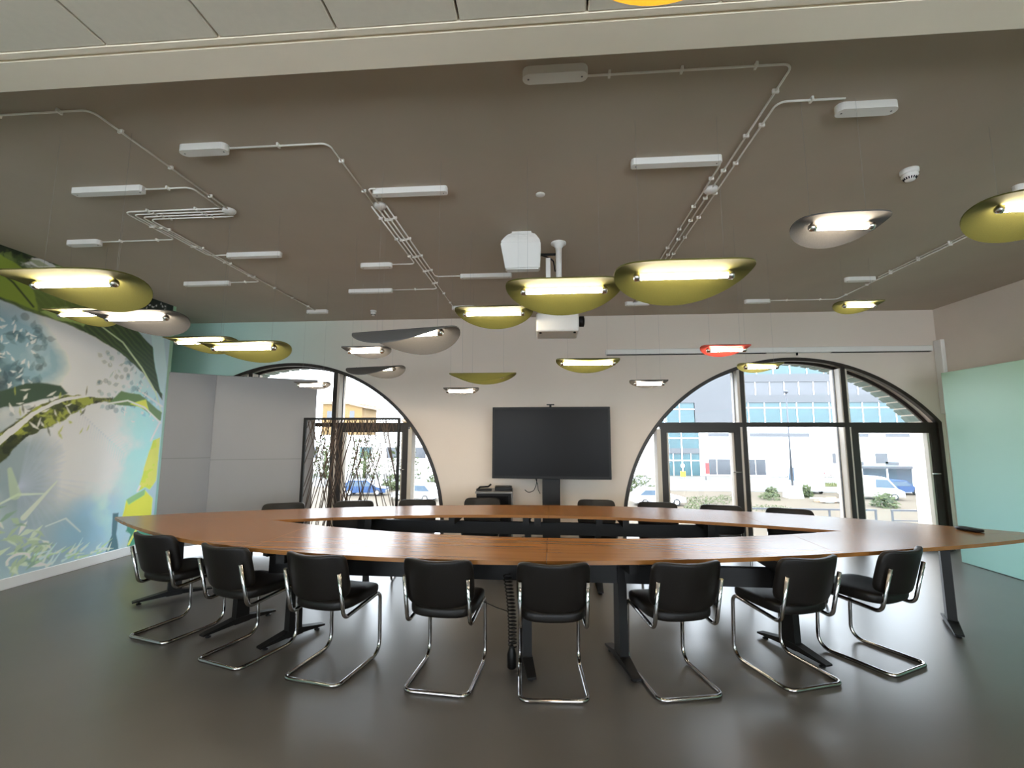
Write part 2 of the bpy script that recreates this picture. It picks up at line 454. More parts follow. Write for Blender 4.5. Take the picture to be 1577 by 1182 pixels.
# ---- the mural: a flat print, painted in the wall's own coordinates (y along the wall, z up)
def build_mural():
    y0, y1, z0, z1 = 1.2, 5.96, .11, ZC - .002
    ny, nz = 620, 430
    Y, Z = np.meshgrid(np.linspace(y0, y1, ny), np.linspace(z0, z1, nz), indexing='ij')
    rng = np.random.RandomState(5)
    def noise(sy, sz, seed, oy=0, oz=0):
        g = np.random.RandomState(seed).rand(64, 64)
        a = (Y * sy + oy) % 63; b = (Z * sz + oz) % 63
        i = a.astype(int); j = b.astype(int); fa = a - i; fb = b - j
        fa = fa * fa * (3 - 2 * fa); fb = fb * fb * (3 - 2 * fb)
        return (g[i, j] * (1 - fa) + g[(i + 1) % 64, j] * fa) * (1 - fb) + (g[i, (j + 1) % 64] * (1 - fa) + g[(i + 1) % 64, (j + 1) % 64] * fa) * fb
    def fbm(s, seed, ry=1, oct=5):
        t = 0; a = .5
        for o in range(oct): t = t + a * noise(s * ry * 2 ** o, s * 2 ** o, seed + o); a *= .5
        return t / (1 - .5 ** oct)
    cache = {}
    fbm0 = fbm
    def fbm(s, seed, ry=1, oct=5):
        if (s, seed) not in cache: cache[(s, seed)] = fbm0(s, seed, ry, oct)
        return cache[(s, seed)]
    L = lambda r, g, b: np.array(srgb(r, g, b)[:3])
    img = np.zeros((ny, nz, 3)) + L(150, 170, 176)
    def mix(c, m):
        nonlocal img
        m = np.clip(m, 0, 1)[..., None]; img = img * (1 - m) + np.asarray(c) * m
    def blob(cy, cz, ry, rz, soft=1.0, warp=.0):
        d = ((Y - cy) / ry) ** 2 + ((Z - cz) / rz) ** 2
        if warp: d = d + (fbm(2.2, int(cy * 37) % 50) - .5) * warp
        return np.clip((1 - d) / soft, 0, 1)
    def polyd(pts, warp=0, sc=5):
        # soft inside mask of a polygon
        yy = Y + (fbm(sc, 11) - .5) * warp; zz = Z + (fbm(sc, 23) - .5) * warp
        ins = np.zeros(Y.shape, bool); n = len(pts); dm = np.full(Y.shape, 9.)
        for i in range(n):
            (a, b), (c, d) = pts[i], pts[(i + 1) % n]
            if abs(d - b) > 1e-9:
                cr = ((b > zz) != (d > zz)) & (yy < (c - a) * (zz - b) / (d - b) + a); ins ^= cr
            ex, ez = c - a, d - b; t = np.clip(((yy - a) * ex + (zz - b) * ez) / (ex * ex + ez * ez + 1e-9), 0, 1)
            dm = np.minimum(dm, np.hypot(yy - a - t * ex, zz - b - t * ez))
        return np.clip(np.where(ins, dm, -dm) / .016 + .5, 0, 1)
    def stroke(pts, wd, warp=0):
        dm = np.full(Y.shape, 9.); yy = Y + (fbm(5, 31) - .5) * warp; zz = Z + (fbm(5, 41) - .5) * warp
        m = len(pts); best = np.zeros(Y.shape)
        for i in range(m - 1):
            (a, b), (c, d) = pts[i], pts[i + 1]
            ex, ez = c - a, d - b; t = np.clip(((yy - a) * ex + (zz - b) * ez) / (ex * ex + ez * ez + 1e-9), 0, 1)
            ww = wd if not isinstance(wd, (list, tuple)) else wd[i] + (wd[i + 1] - wd[i]) * t
            best = np.maximum(best, np.clip((ww - np.hypot(yy - a - t * ex, zz - b - t * ez)) / .012 + .5, 0, 1))
        return best
    # mist
    st = lambda f, t, w_: np.clip((f - t) / w_, 0, 1)
    n1, n2, n3 = fbm(1.4, 3), fbm(6, 71), fbm(16, 83)
    mix(L(178, 178, 176), blob(4.6, 1.9, 1.6, 1.6, .9, .8))
    mix(L(206, 200, 190), blob(4.72, 2.25, .80, .75, .9, 1.2) * .95)
    mix(L(196, 194, 194), blob(4.85, 1.40, .90, .75, .9, 1.0) * .9)
    mix(L(112, 146, 158), blob(4.05, 2.30, .60, .55, .8, 1.4) * .9)
    mix(L(36, 54, 62), blob(3.85, 2.05, .42, .42, .7, 1.6) * .9)
    mix(L(112, 132, 140), blob(4.15, 1.15, .55, .65, .9, 1.2) * .8)
    mix(L(140, 194, 204), blob(5.60, 1.45, .40, 1.05, .9, 1.0) * .9)
    mix(L(128, 172, 198), blob(5.15, .45, .6, .42, .9, 1.0) * .8)
    mix(L(110, 138, 152), blob(4.60, .42, .75, .40, .9, 1.2) * .55)
    mix(L(196, 218, 220), st(fbm(2.5, 61), .52, .2) * blob(5.4, 1.4, .5, 1.2) * .6)
    mix(L(218, 214, 206), st(fbm(3.0, 63), .55, .2) * blob(4.7, 1.9, .9, 1.0) * .5)
    # ghostly palm fronds in the mist
    for k in range(34):
        a = -1.5 + k * .09; r = .75 + .15 * math.sin(k * 2.1)
        p0 = (4.30, 1.0); p1 = (4.30 + r * math.cos(a) * .9, 1.0 + r * math.sin(a) * .75)
        mix(L(160, 168, 182), stroke([p0, ((p0[0] + p1[0]) / 2, (p0[1] + p1[1]) / 2 + .05), p1], [.012, .016, .002]) * .22)
    for k in range(22):
        t = k / 21; p = (4.80 + .62 * t, 1.80 - .50 * t)
        mix(L(150, 156, 166), stroke([p, (p[0] - .02, p[1] - .20 + .06 * t)], [.014, .004]) * .30)
        mix(L(150, 156, 166), stroke([p, (p[0] + .10, p[1] + .06)], [.012, .003]) * .22)
    # far foliage, leaf by leaf
    rs = random.Random(17)
    def leaves(n, box, cols, ln, wd, al=.85):
        for _ in range(n):
            cy = rs.uniform(box[0], box[1]); cz = rs.uniform(box[2], box[3]); a = rs.uniform(0, 2 * PI); l = rs.uniform(*ln)
            mix(L(*rs.choice(cols)), stroke([(cy, cz), (cy + l * .5 * math.cos(a), cz + l * .5 * math.sin(a) - .006), (cy + l * math.cos(a), cz + l * math.sin(a))], [.002, rs.uniform(*wd), .002]) * al)
    leaves(110, (3.7, 4.40, 1.75, 2.75), [(46, 68, 78), (70, 98, 108), (30, 46, 52)], (.05, .15), (.018, .045), .40)
    leaves(90, (5.0, 5.80, 1.85, 2.6), [(70, 100, 108), (96, 132, 138), (54, 84, 92)], (.04, .10), (.016, .036), .42)
    leaves(70, (3.7, 4.30, 1.8, 2.75), [(214, 214, 208), (196, 200, 198)], (.03, .09), (.006, .014), .9)
    leaves(60, (5.1, 5.85, 1.7, 2.55), [(222, 224, 218), (200, 208, 206)], (.02, .07), (.005, .012), .85)
    # dark canopy along the ceiling
    can = st(Z - (3.10 - .03 * (Y - 4.0) + (fbm(4, 91) - .5) * .30), 0, .05)
    mix(L(34, 44, 32), can)
    mix(L(92, 108, 58), can * st(fbm(7, 95), .52, .15) * .7)
    mix(L(206, 204, 196), polyd([(4.05, 3.27), (4.12, 3.36), (4.28, 3.385), (4.50, 3.36), (4.42, 3.28), (4.23, 3.24)], .12, 9))
    leaves(40, (4.4, 5.8, 3.1, 3.36), [(216, 214, 206)], (.02, .05), (.005, .011), .9)
    leaves(40, (3.6, 5.3, 3.05, 3.36), [(60, 76, 44), (24, 32, 24), (100, 116, 62)], (.1, .22), (.02, .04), .7)
    # the big arching banana leaf
    big = [(1.2, 3.3), (3.2, 3.32), (3.88, 3.26), (4.11, 3.22), (4.43, 3.16), (4.89, 3.06), (5.33, 2.95), (5.70, 2.72), (5.92, 2.30), (5.92, 2.02), (5.71, 2.26), (5.42, 2.47), (5.05, 2.63), (4.69, 2.73), (4.28, 2.80), (3.93, 2.84), (3.0, 2.80), (1.2, 2.7)]
    bm_ = polyd(big, .05)
    mix(L(52, 66, 40), bm_)
    rib = np.abs(np.sin((Y * 1.0 + Z * 1.6) * 30 + fbm(3, 7) * 5))
    mix(L(92, 112, 58), bm_ * st(rib, .6, .4) * .35); mix(L(104, 118, 52), bm_ * blob(4.4, 2.95, .5, .3, 1.0) * .6); mix(L(40, 62, 50), bm_ * st(Y, 5.1, .6) * .5)
    mix(L(118, 134, 50), polyd([(3.2, 3.3), (3.88, 3.29), (4.06, 3.22), (4.20, 3.02), (4.26, 2.84), (3.93, 2.87), (3.2, 2.8)], .06))
    mix(L(40, 50, 28), stroke([(3.80, 3.18), (4.02, 3.05), (4.22, 2.86)], .010))
    mix(L(150, 168, 96), polyd([(4.28, 2.84), (4.55, 2.95), (4.80, 2.90), (4.74, 2.77), (4.45, 2.77)], .08) * .8)
    mix(L(176, 190, 150), stroke([(4.9, 2.86), (5.25, 2.70), (5.55, 2.42), (5.80, 2.12), (5.93, 1.85)], [.006, .010, .012, .010, .006]))
    mix(L(20, 28, 24), polyd([(5.42, 3.40), (5.97, 3.40), (5.97, 3.05), (5.75, 3.00), (5.55, 3.06)], .05))
    leaves(24, (5.45, 5.9, 3.08, 3.38), [(220, 220, 212)], (.015, .035), (.004, .010), .9)
    mix(L(168, 206, 200), polyd([(5.64, 2.93), (5.84, 2.93), (5.95, 2.44), (5.94, 2.10), (5.88, 2.14), (5.76, 2.45)], .02))
    # dark leaves at mid height and the serrated leaf
    mix(L(54, 72, 58), polyd([(3.4, 1.98), (4.04, 1.95), (4.25, 2.06), (4.59, 2.08), (4.68, 2.0), (4.39, 1.88), (4.05, 1.78), (3.4, 1.7)], .06))
    mid = [(3.3, .95), (4.12, 1.22), (4.21, 1.40), (4.34, 1.52), (4.58, 1.64), (4.80, 1.80), (5.00, 1.90), (5.22, 1.95), (5.20, 1.99), (4.95, 1.97), (4.64, 1.97), (4.40, 1.84), (4.21, 1.66), (4.05, 1.52), (3.3, 1.4)]
    mm = polyd(mid, .07, 9)
    mix(L(58, 66, 40), mm)
    mix(L(136, 142, 62), mm * st(fbm(12, 111), .46, .12) * st(Z, 1.40, .15)); mix(L(30, 36, 26), mm * st(fbm(14, 113), .56, .1) * .7); leaves(40, (4.15, 4.95, 1.55, 1.98), [(210, 208, 198), (150, 156, 76), (60, 66, 40)], (.04, .12), (.006, .016), .8)
    mix(L(216, 214, 204), stroke([(3.6, 1.02), (4.02, 1.38), (4.22, 1.62), (4.42, 1.80), (4.68, 1.93), (4.9, 1.985)], [.03, .045, .03, .02, .02, .006], .08))
    # right: arching leaf and the bright yellow-green leaves
    mix(L(84, 110, 66), polyd([(5.14, 1.90), (5.30, 2.08), (5.57, 2.06), (5.93, 1.84), (5.93, 1.72), (5.58, 1.90), (5.40, 1.90)], .03))
    mix(L(190, 214, 70), polyd([(5.44, 1.93), (5.66, 2.0), (5.72, 1.86)], .02))
    mix(L(206, 216, 190), stroke([(5.1, 1.90), (5.4, 1.97), (5.65, 1.90), (5.93, 1.70)], .010))
    mix(L(206, 216, 190), stroke([(5.6, 2.09), (5.93, 1.93)], .010))
    y1p = polyd([(5.67, .79), (5.74, 1.10), (5.83, 1.46), (5.94, 1.50), (5.94, .92), (5.85, .80), (5.77, .84)], .03)
    mix(L(176, 214, 60), y1p); mix(L(206, 226, 96), y1p * (fbm(4, 121) > .5) * .6)
    mix(L(186, 220, 58), polyd([(5.49, .50), (5.52, .70), (5.78, .80), (5.91, .68), (5.92, .40), (5.6, .42)], .02))
    mix(L(120, 160, 110), polyd([(5.52, .71), (5.78, .82), (5.78, .74), (5.56, .64)], .02))
    mix(L(232, 240, 236), stroke([(5.67, .80), (5.70, .86)], .012)); mix(L(232, 240, 236), stroke([(5.80, 1.46), (5.92, 1.72)], .010))
    mix(L(66, 100, 112), polyd([(5.35, .56), (5.43, .56), (5.44, .30), (5.49, .11), (5.32, .11), (5.38, .30)], .04))
    mix(L(30, 112, 84), polyd([(5.58, .42), (5.96, .40), (5.96, .11), (5.60, .13)], .12, 8) * .9)
    mix(L(216, 226, 90), stroke([(5.62, .14), (5.72, .32)], .014)); mix(L(236, 240, 230), stroke([(5.74, .30), (5.86, .26)], .014))
    # pale undergrowth bottom left
    rs = random.Random(3)
    for k in range(120):
        cy = 3.3 + rs.random() * 1.35; cz = .14 + rs.random() * max(.1, (.85 - max(0, (cy - 3.9)) * .75))
        a = rs.uniform(-.9, 1.2); ln = rs.uniform(.08, .22)
        g = rs.choice([(176, 188, 170), (150, 168, 142), (196, 202, 188), (120, 146, 130)])
        mix(L(*g), stroke([(cy - ln * math.cos(a) / 2, cz - ln * math.sin(a) / 2), (cy, cz + .015), (cy + ln * math.cos(a) / 2, cz + ln * math.sin(a) / 2)], [.002, rs.uniform(.012, .03), .002]) * .9)
    for k in range(40):
        cy = 4.5 + rs.random() * .85; cz = .12 + rs.random() * .16 * (1 - (cy - 4.5) * .7)
        a = rs.uniform(-.2, 1.3); ln = rs.uniform(.06, .16)
        mix(L(*rs.choice([(186, 200, 184), (150, 176, 140), (176, 200, 206)])), stroke([(cy, cz), (cy + ln * math.cos(a), cz + ln * math.sin(a))], [.014, .002]) * .8)
    mix(L(180, 190, 176), stroke([(4.38, .68), (4.66, 1.02)], [.03, .006]))
    mix(L(178, 190, 176), stroke([(4.1, .82), (4.3, .92), (4.55, .90)], [.008, .014, .006]))
    mix(L(168, 182, 150), stroke([(4.28, .92), (4.20, 1.18)], [.05, .02]) * .6)
    mix(L(180, 190, 190), stroke([(4.60, .55), (4.80, .60), (4.98, .42)], [.006, .008, .006]))
    for k in range(3):
        mix(L(196, 206, 188), stroke([(4.38 + .10 * math.cos(t * .5), .26 + .06 * math.sin(t * .5)) for t in range(0, 8)], .012) * (k == 0))
    img = np.clip(img * 1.8, 0, .88)
    # mesh
    X = np.full(Y.shape, XL + .004)
    V = np.stack([X, Y, Z], -1).reshape(-1, 3)
    i, j = np.meshgrid(np.arange(ny - 1), np.arange(nz - 1), indexing='ij')
    a = (i * nz + j).ravel(); F = np.stack([a, a + nz, a + nz + 1, a + 1], -1)
    me = bpy.data.meshes.new('jungle_mural')
    me.vertices.add(len(V)); me.vertices.foreach_set('co', V.ravel())
    me.loops.add(F.size); me.loops.foreach_set('vertex_index', F.ravel())
    me.polygons.add(len(F)); me.polygons.foreach_set('loop_start', np.arange(len(F)) * 4); me.polygons.foreach_set('loop_total', np.full(len(F), 4))
    me.update(calc_edges=True); me.validate()
    ca = me.color_attributes.new('print', 'FLOAT_COLOR', 'POINT')
    ca.data.foreach_set('color', np.concatenate([img.reshape(-1, 3), np.ones((ny * nz, 1))], 1).ravel().astype(np.float32))
    o = obj('jungle_mural', me, 'mural_print')
    tag(o, 'printed wall mural of misty jungle with banana leaves', 'mural')
build_mural()

# ================================================================== TABLE
TC = (-.06, 4.07); TR = math.radians(-.6); HT = .75
def lens(hl, hw, n=40):
    R = (hl * hl + hw * hw) / (2 * hw)
    return lambda x: math.sqrt(max(0, R * R - x * x)) - (R - hw) if abs(x) < hl else 0
def build_table():
    t = thing('conference_table', 'large boat-shaped oak conference table with open centre and black steel legs', 'table', (TC[0], TC[1], 0), TR)
    fn_, ff_ = lens(4.04, 1.16), lens(4.04, 1.19); fi = lens(2.45, .505)
    def fo(x, side):
        u = max(-2.6, min(2.6, x))
        return fn_(x) * (1 - .065 * u) if side < 0 else ff_(x) * (1 + .04 * u)
    g = .0015; n = 30; th = .026
    def piece(xa, xb, side):
        xs = [xa + g + (xb - xa - 2 * g) * i / n for i in range(n + 1)]
        outer = [(x, side * (fo(x, side) + 2 * g)) for x in xs]; inner = [(x, side * max(fi(x), g)) for x in xs]
        poly = outer + inner[::-1]
        # notch of the inner opening for end pieces
        A = 0
        for (p, q) in zip(poly, poly[1:] + poly[:1]): A += p[0] * q[1] - q[0] * p[1]
        if A < 0: poly = poly[::-1]
        m = len(poly); c = MB()
        def ins(d):  # slightly smaller ring for a softened edge
            return poly
        V = [(p[0], p[1], HT) for p in poly] + [(p[0], p[1], HT - th) for p in poly]
        c.add(V, [tuple(range(m)), tuple(range(2 * m - 1, m - 1, -1))] + [(i, i + m, (i + 1) % m + m, (i + 1) % m) for i in range(m)])
        return c
    for xa, xb, s in [(-1.98, .06, -1), (.06, 1.98, -1), (-1.98, .06, 1), (.06, 1.98, 1), (-4.04, -1.98, -1), (-4.04, -1.98, 1), (1.98, 4.04, -1), (1.98, 4.04, 1)]:
        obj('tabletop_panel', piece(xa, xb, s), 'oak', t)
    # long beams below each side
    for s in (-1, 1):
        y = s * (.80 if s < 0 else .70)
        obj('beam', MB().box(-1.95, 1.72, y - .025, y + .025, .53, .65), 'black_steel', t)
        for x in (-1.75, -.9, -.05, .8, 1.55):
            obj('bracket', MB().box(x - .03, x + .03, y - .22, y + .22, .65, HT - th), 'black_steel', t)
    for s, x0, x1 in ((-1, -3.55, -2.4), (1, 2.35, 3.3)):
        obj('beam', MB().bar((x0, .02, .66), (x1, .02, .66), .06, .10), 'black_steel', t)
    # T-shaped legs : near foot end, far foot end, column position (table coordinates)
    cr, sr = math.cos(-TR), math.sin(-TR)
    def loc(p):
        x, y = p[0] - TC[0], p[1] - TC[1]; return (x * cr - y * sr, x * sr + y * cr)
    legs = [((1.829, 3.314), (1.617, 3.82)), ((.54, 3.03), (.43, 3.52)), ((-.105, 2.99), (-.20, 3.45)), ((-2.043, 3.242), (-1.80, 3.69)),
            ((-2.595, 3.398), (-2.36, 3.93)), ((-3.734, 3.993), (-3.32, 4.44)), ((3.095, 3.874), (3.349, 4.317)),
            ((-1.75, 4.42), (-1.95, 4.92)), ((-.22, 4.62), (-.20, 5.12)), ((.50, 4.62), (.52, 5.12)), ((1.50, 4.42), (1.66, 4.92))]
    for a, b in legs:
        a = Vector(loc(a)); b = Vector(loc(b)); m = (a + b) / 2; d = (b - a).normalized()
        c = MB()
        ang = math.atan2(d.y, d.x)
        def P(u, v, z): return (m.x + d.x * u - d.y * v, m.y + d.y * u + d.x * v, z)
        def hexa(u0, u1, v0, v1, z0, z1, ut0=None, ut1=None):
            ut0 = u0 if ut0 is None else ut0; ut1 = u1 if ut1 is None else ut1
            c.add([P(u0, v0, z0), P(u1, v0, z0), P(u1, v1, z0), P(u0, v1, z0), P(ut0, v0, z1), P(ut1, v0, z1), P(ut1, v1, z1), P(ut0, v1, z1)],
                  [(0, 3, 2, 1), (4, 5, 6, 7), (0, 1, 5, 4), (1, 2, 6, 5), (2, 3, 7, 6), (3, 0, 4, 7)])
        hexa(-.055, .055, -.03, .03, .03, .64, -.04, .04)
        lg = obj('leg', c, 'black_steel', t)
        c = MB(); L = (b - a).length / 2
        for s in (-1, 1):
            c.add([P(s * .05, -.035, .035), P(s * .05, .035, .035), P(s * L, .028, .022), P(s * L, -.028, .022), P(s * .05, -.035, .075), P(s * .05, .035, .075), P(s * L, .028, .034), P(s * L, -.028, .034)],
                  [(0, 1, 2, 3), (7, 6, 5, 4), (0, 4, 5, 1), (1, 5, 6, 2), (2, 6, 7, 3), (3, 7, 4, 0)])
        c.add([P(-.06, -.035, .03), P(.06, -.035, .03), P(.06, .035, .03), P(-.06, .035, .03), P(-.06, -.035, .075), P(.06, -.035, .075), P(.06, .035, .075), P(-.06, .035, .075)],
              [(0, 3, 2, 1), (4, 5, 6, 7), (0, 1, 5, 4), (1, 2, 6, 5), (2, 3, 7, 6), (3, 0, 4, 7)])
        obj('foot', c, 'black_steel', lg)
        for s in (-1, 1):
            q = P(s * (L - .05), 0, 0)
            obj('leveller', MB().lathe([(.02, 0), (.02, .008), (.008, .012), (.008, .026)], q, 10), 'black_plastic', lg)
        c = MB(); c.add([], [])
        hexa2 = [P(-.25, -.03, .65), P(.25, -.03, .65), P(.25, .03, .65), P(-.25, .03, .65), P(-.25, -.03, HT - th), P(.25, -.03, HT - th), P(.25, .03, HT - th), P(-.25, .03, HT - th)]
        c.add(hexa2, [(0, 3, 2, 1), (4, 5, 6, 7), (0, 1, 5, 4), (1, 2, 6, 5), (2, 3, 7, 6), (3, 0, 4, 7)])
        obj('top_arm', c, 'black_steel', lg)
build_table()
s = MB().pillow(.055, .095, .014, 3.2, 8)
tag(obj('speakerphone', s, 'black_plastic', None, (3.47, 4.14, HT + .0145), (0, 0, .12)), 'small black oval gadget lying on the pointed table end by the mint partition', 'gadget')

# coiled cable hanging from the table
hp = []
for i in range(330):
    u = i / 329; a = u * 2 * PI * 20; rr = .026
    bx = -.275 + .035 * u + .012 * math.sin(u * PI); by = 3.13 + .03 * u; bz = .60 - .46 * u
    hp.append((bx + rr * math.cos(a), by + rr * math.sin(a), bz))
cc = thing('coiled_cable', 'black coiled cable hanging below the table to a small floor plug', 'cable', (0, 0, 0))
obj('coil', MB().tube(hp, .0045, 5), 'black_plastic', cc)
obj('plug', MB().lathe([(.02, 0), (.03, .01), (.03, .09), (.018, .13), (.008, .15)], (-.245, 3.16, .002), 12), 'black_plastic', cc)
obj('lead', MB().tube(fillet([(-.53, 3.15, .60), (-.53, 3.13, .53), (-.44, 3.10, .44), (-.34, 3.10, .40), (-.262, 3.12, .37)], .05), .003, 5), 'black_plastic', cc)

# ================================================================== CHAIRS
def build_chair():
    t = thing('cantilever_chair', 'x', 'chair')
    W = .197; r = .0125
    side = lambda s: [(s * W, -.268, .675), (s * W, -.195, .385), (s * W, .215, .425), (s * W, .235, r), (s * W, -.235, r)]
    full = side(1) + side(-1)[::-1]
    pts = fillet(full, [.05, .045, .085, .05, .05, .085, .045, .05], 7)
    fr = obj('tube_frame', MB().tube(pts, r, 10), 'chrome', t)
    def bend_seat(x, y, z):
        z2 = z - .06 * max(0, (y - .10)) ** 2 * 8 + .010 * (x / .2) ** 2 + .012 * (y < -.1) * 0
        return (x * (1 - .06 * (y < -.12) * min(1, (-.12 - y) / .1)), y, z2)
    obj('seat', MB().pillow(.212, .225, .041, 4.5, 10, bend_seat, (0, .02, .447)), 'leather', t, (0, 0, 0))
    tilt = .27
    def bend_back(x, y, z):
        y = y - .062 * (1 - (x / .2) ** 2) + .018
        return (x, y - z * math.tan(tilt), z + .014 * (x / .2) ** 2)
    obj('backrest', MB().pillow(.218, .024, .146, 6, 11, bend_back, (0, -.228, .632)), 'leather', t)
    for s in (-1, 1):
        for z in (.64, .59):
            y = -.268 + (.675 - z) * .252
            obj('screw', MB().lathe([(.004, 0), (.004, .002)], (s * W, y - r - .002, z), 8, 'y'), 'grey_plastic', t)
    return t
proto = build_chair(); used = [False]
def chair(x, y, ang, label, group):
    if not used[0]:
        c = proto; used[0] = True; c.location = (x, y, 0); c.rotation_euler = (0, 0, ang)
    else: c = copy_thing(proto, (x, y, 0), ang)
    c['label'] = label; c['category'] = 'chair'; c['group'] = group
near = [(-2.98, 3.32, -15), (-2.195, 3.02, -17), (-1.47, 2.86, -11), (-.67, 2.80, -4.8), (.03, 2.78, 3.5), (.824, 2.87, 12.5), (1.617, 3.055, 18.5), (2.35, 3.32, 29)]
nl = ['nearest to the jungle mural', 'second from the mural', 'third from the mural', 'fourth from the mural', 'beside the coiled cable',
      'third from the mint partition', 'second from the mint partition', 'nearest to the mint partition']
for (x, y, a), l in zip(near, nl):
    a = math.radians(a); ox, oy = -math.sin(a) * .245, math.cos(a) * .245
    chair(x + ox, y + oy, a, 'black cantilever chair on the side away from the windows, ' + l, 'chairs along the side away from the windows')
far = [(-2.86, 4.83, 22, 'before the grey boards'), (-2.178, 5.07, 14, 'before the lattice screen'), (-1.50, 5.24, 9, 'before the arched window edge by the lattice screen'), (-.775, 5.45, 4, 'before the black cabinet'),
       (.554, 5.41, -3, 'first past the television stand'), (1.214, 5.28, -9, 'second past the television stand'), (1.841, 5.11, -14, 'third past the television stand'), (2.452, 4.94, -20, 'fourth past the television stand')]
for x, y, a, l in far:
    aa = PI + math.radians(a); d = Vector((-math.sin(aa), math.cos(aa)))
    chair(x * 1.012 + d.x * .22, y * 1.012 + d.y * .22, aa, 'black cantilever chair on the window side, ' + l, 'chairs along the window side of the table')

# ================================================================== PENDANT LAMPS
def sheet_mesh(a, b, k, near_drop=0, th=.008, nu=28, nv=14):
    """round felt disc bent over its long axis, with thickness"""
    top = []; bot = []
    for i in range(nu + 1):
        th_ = PI * i / nu
        x = -a * math.cos(th_); hw = b * (max(1e-4, math.sin(th_)) ** .9)
        for j in range(nv + 1):
            y = -hw + 2 * hw * j / nv
            z = -k * y * y
            top.append((x, y, z)); bot.append((x, y, z - th))
    mb = MB(); V = top + bot; n = len(top); F = []
    I = lambda i, j: i * (nv + 1) + j
    for i in range(nu):
        for j in range(nv):
            q = (I(i, j), I(i + 1, j), I(i + 1, j + 1), I(i, j + 1)); F.append(q); F.append(tuple(n + v for v in q[::-1]))
    mb.add(V, F, True)
    S = []
    for i in range(nu):
        S += [(I(i, 0), n + I(i, 0), n + I(i + 1, 0), I(i + 1, 0)), (I(i, nv), I(i + 1, nv), n + I(i + 1, nv), n + I(i, nv))]
    for j in range(nv):
        S += [(I(0, j), I(0, j + 1), n + I(0, j + 1), n + I(0, j)), (I(nu, j), n + I(nu, j), n + I(nu, j + 1), I(nu, j + 1))]
    for q in S: mb.add([V[i] for i in q], [(0, 1, 2, 3)])
    return mb
def lamp(x, y, z, tl, sw, felt, label, roll=6, flip=False, head=0, pitch=0, kf=1.0, zc=ZC):
    """tube centre at x,y,z ; tl tube length ; sw sheet length"""
    t = thing('pendant_lamp', label, 'pendant lamp', (x, y, z), math.radians(head), 'felt pendant lamps')
    a = sw / 2; b = a * .78; k = .92 * (.375 / a) * kf
    rx = math.radians(-roll); ry = math.radians(pitch)
    rr = (rx + (PI if flip else 0), ry, 0)
    off = -.038 if flip else .038
    sh = obj('felt_shade', sheet_mesh(a, b, k), felt, t, (0, .02, off), rr)
    r = .0175 if tl > .4 else .0155; L = tl / 2 - .035
    obj('light_tube', MB().tube([(-L, 0, 0), (L, 0, 0)], r, 14), 'lit_tube', t, (0, 0, 0), (0, ry, 0))
    cap = [(r * .6, 0), (r * 1.4, .004), (r * 1.4, .028), (r * .9, .036)]
    for s in (-1, 1):
        c = MB().lathe([(q, s * (L + h)) for q, h in cap], (0, 0, 0), 14, 'x')
        obj('lamp_holder', c, 'chrome_dull', t, (0, 0, 0), (0, ry, 0))
        m = MB().box(s * (L + .012) - .006, s * (L + .012) + .006, -.006, .006, min(0, off), max(0, off))
        obj('bracket', m, 'chrome_dull', t, (0, 0, 0), (0, ry, 0))
        wx = s * a * .62
        obj('wire', MB().tube([(wx, .02, off), (wx, .02, zc - z)], .0006, 5), 'wire', t)
    return t
LB, LS = .55, .33
O, G = 'felt_olive', 'felt_grey'
lamp(-2.82, 2.41, 2.41, LB, .78, O, 'large olive felt pendant lamp hanging high before the mural top')
lamp(-4.55, 3.97, 2.69, .45, .62, O, 'olive felt pendant lamp close to the mural, partly behind the grey one')
lamp(-3.39, 3.41, 2.48, LB, .76, G, 'large grey felt pendant lamp hanging before the mural')
lamp(-3.50, 4.25, 2.46, LB, .70, O, 'olive felt pendant lamp above the grey boards, farther of the overlapping pair')
lamp(-2.48, 3.47, 2.23, LB, .72, O, 'olive felt pendant lamp above the grey boards, nearer of the overlapping pair')
lamp(-.94, 2.88, 2.18, LB, .73, G, 'large grey felt pendant lamp tipped so one edge hides half its tube', roll=-3, head=-12, kf=1.6)
lamp(-1.62, 3.88, 2.27, LS, .44, G, 'small grey felt pendant lamp behind the large tipped grey one')
lamp(-2.05, 5.2, 2.31, LB, .72, G, 'grey felt pendant lamp before the arched window top beside the lattice screen', roll=-3, head=-12, kf=1.5)
lamp(-2.66, 4.9, 2.09, LS, .40, G, 'small grey felt pendant lamp before the edge of the grey boards')
lamp(-.64, 4.42, 2.11, .42, .67, O, 'olive felt pendant lamp tipped so it hides its tube, above the television', roll=-3, kf=1.3)
lamp(-.96, 4.96, 2.02, LS, .40, G, 'small grey felt pendant lamp above the television corner')
lamp(-.47, 3.90, 2.60, LB, .70, O, 'olive felt pendant lamp beside the projector, away from its lens')
lamp(.11, 2.83, 2.44, LB, .75, O, 'large olive felt pendant lamp in front of the projector')
lamp(.77, 2.53, 2.41, LB, .76, O, 'large olive felt pendant lamp below the triple conduit run')
lamp(.41, 4.54, 2.25, LB, .64, O, 'olive felt pendant lamp beside the end of the projection screen case')
lamp(1.10, 4.96, 2.09, LS, .41, G, 'small grey felt pendant lamp near the arch with doors')
lamp(1.54, 3.97, 2.26, LS, .41, 'felt_red', 'small red felt pendant lamp before the projection screen case')
lamp(2.13, 4.64, 2.21, LS, .43, 'felt_olive_daylit', 'small olive felt pendant lamp, painted window-lit, before the top of the arch with doors')
lamp(1.58, 2.44, 2.63, LS, .47, G, 'grey felt pendant lamp near the smoke detector')
lamp(3.23, 4.82, 2.87, LS, .46, O, 'small olive felt pendant lamp high above the arch with doors')
lamp(2.93, 2.75, 2.85, LB, .76, O, 'olive felt pendant lamp above the mint partition, cut by the photo edge')
lamp(.33, .98, 2.86, LB, .66, 'felt_yellow', 'golden yellow felt pendant lamp below the pale ceiling panels', zc=ZT)

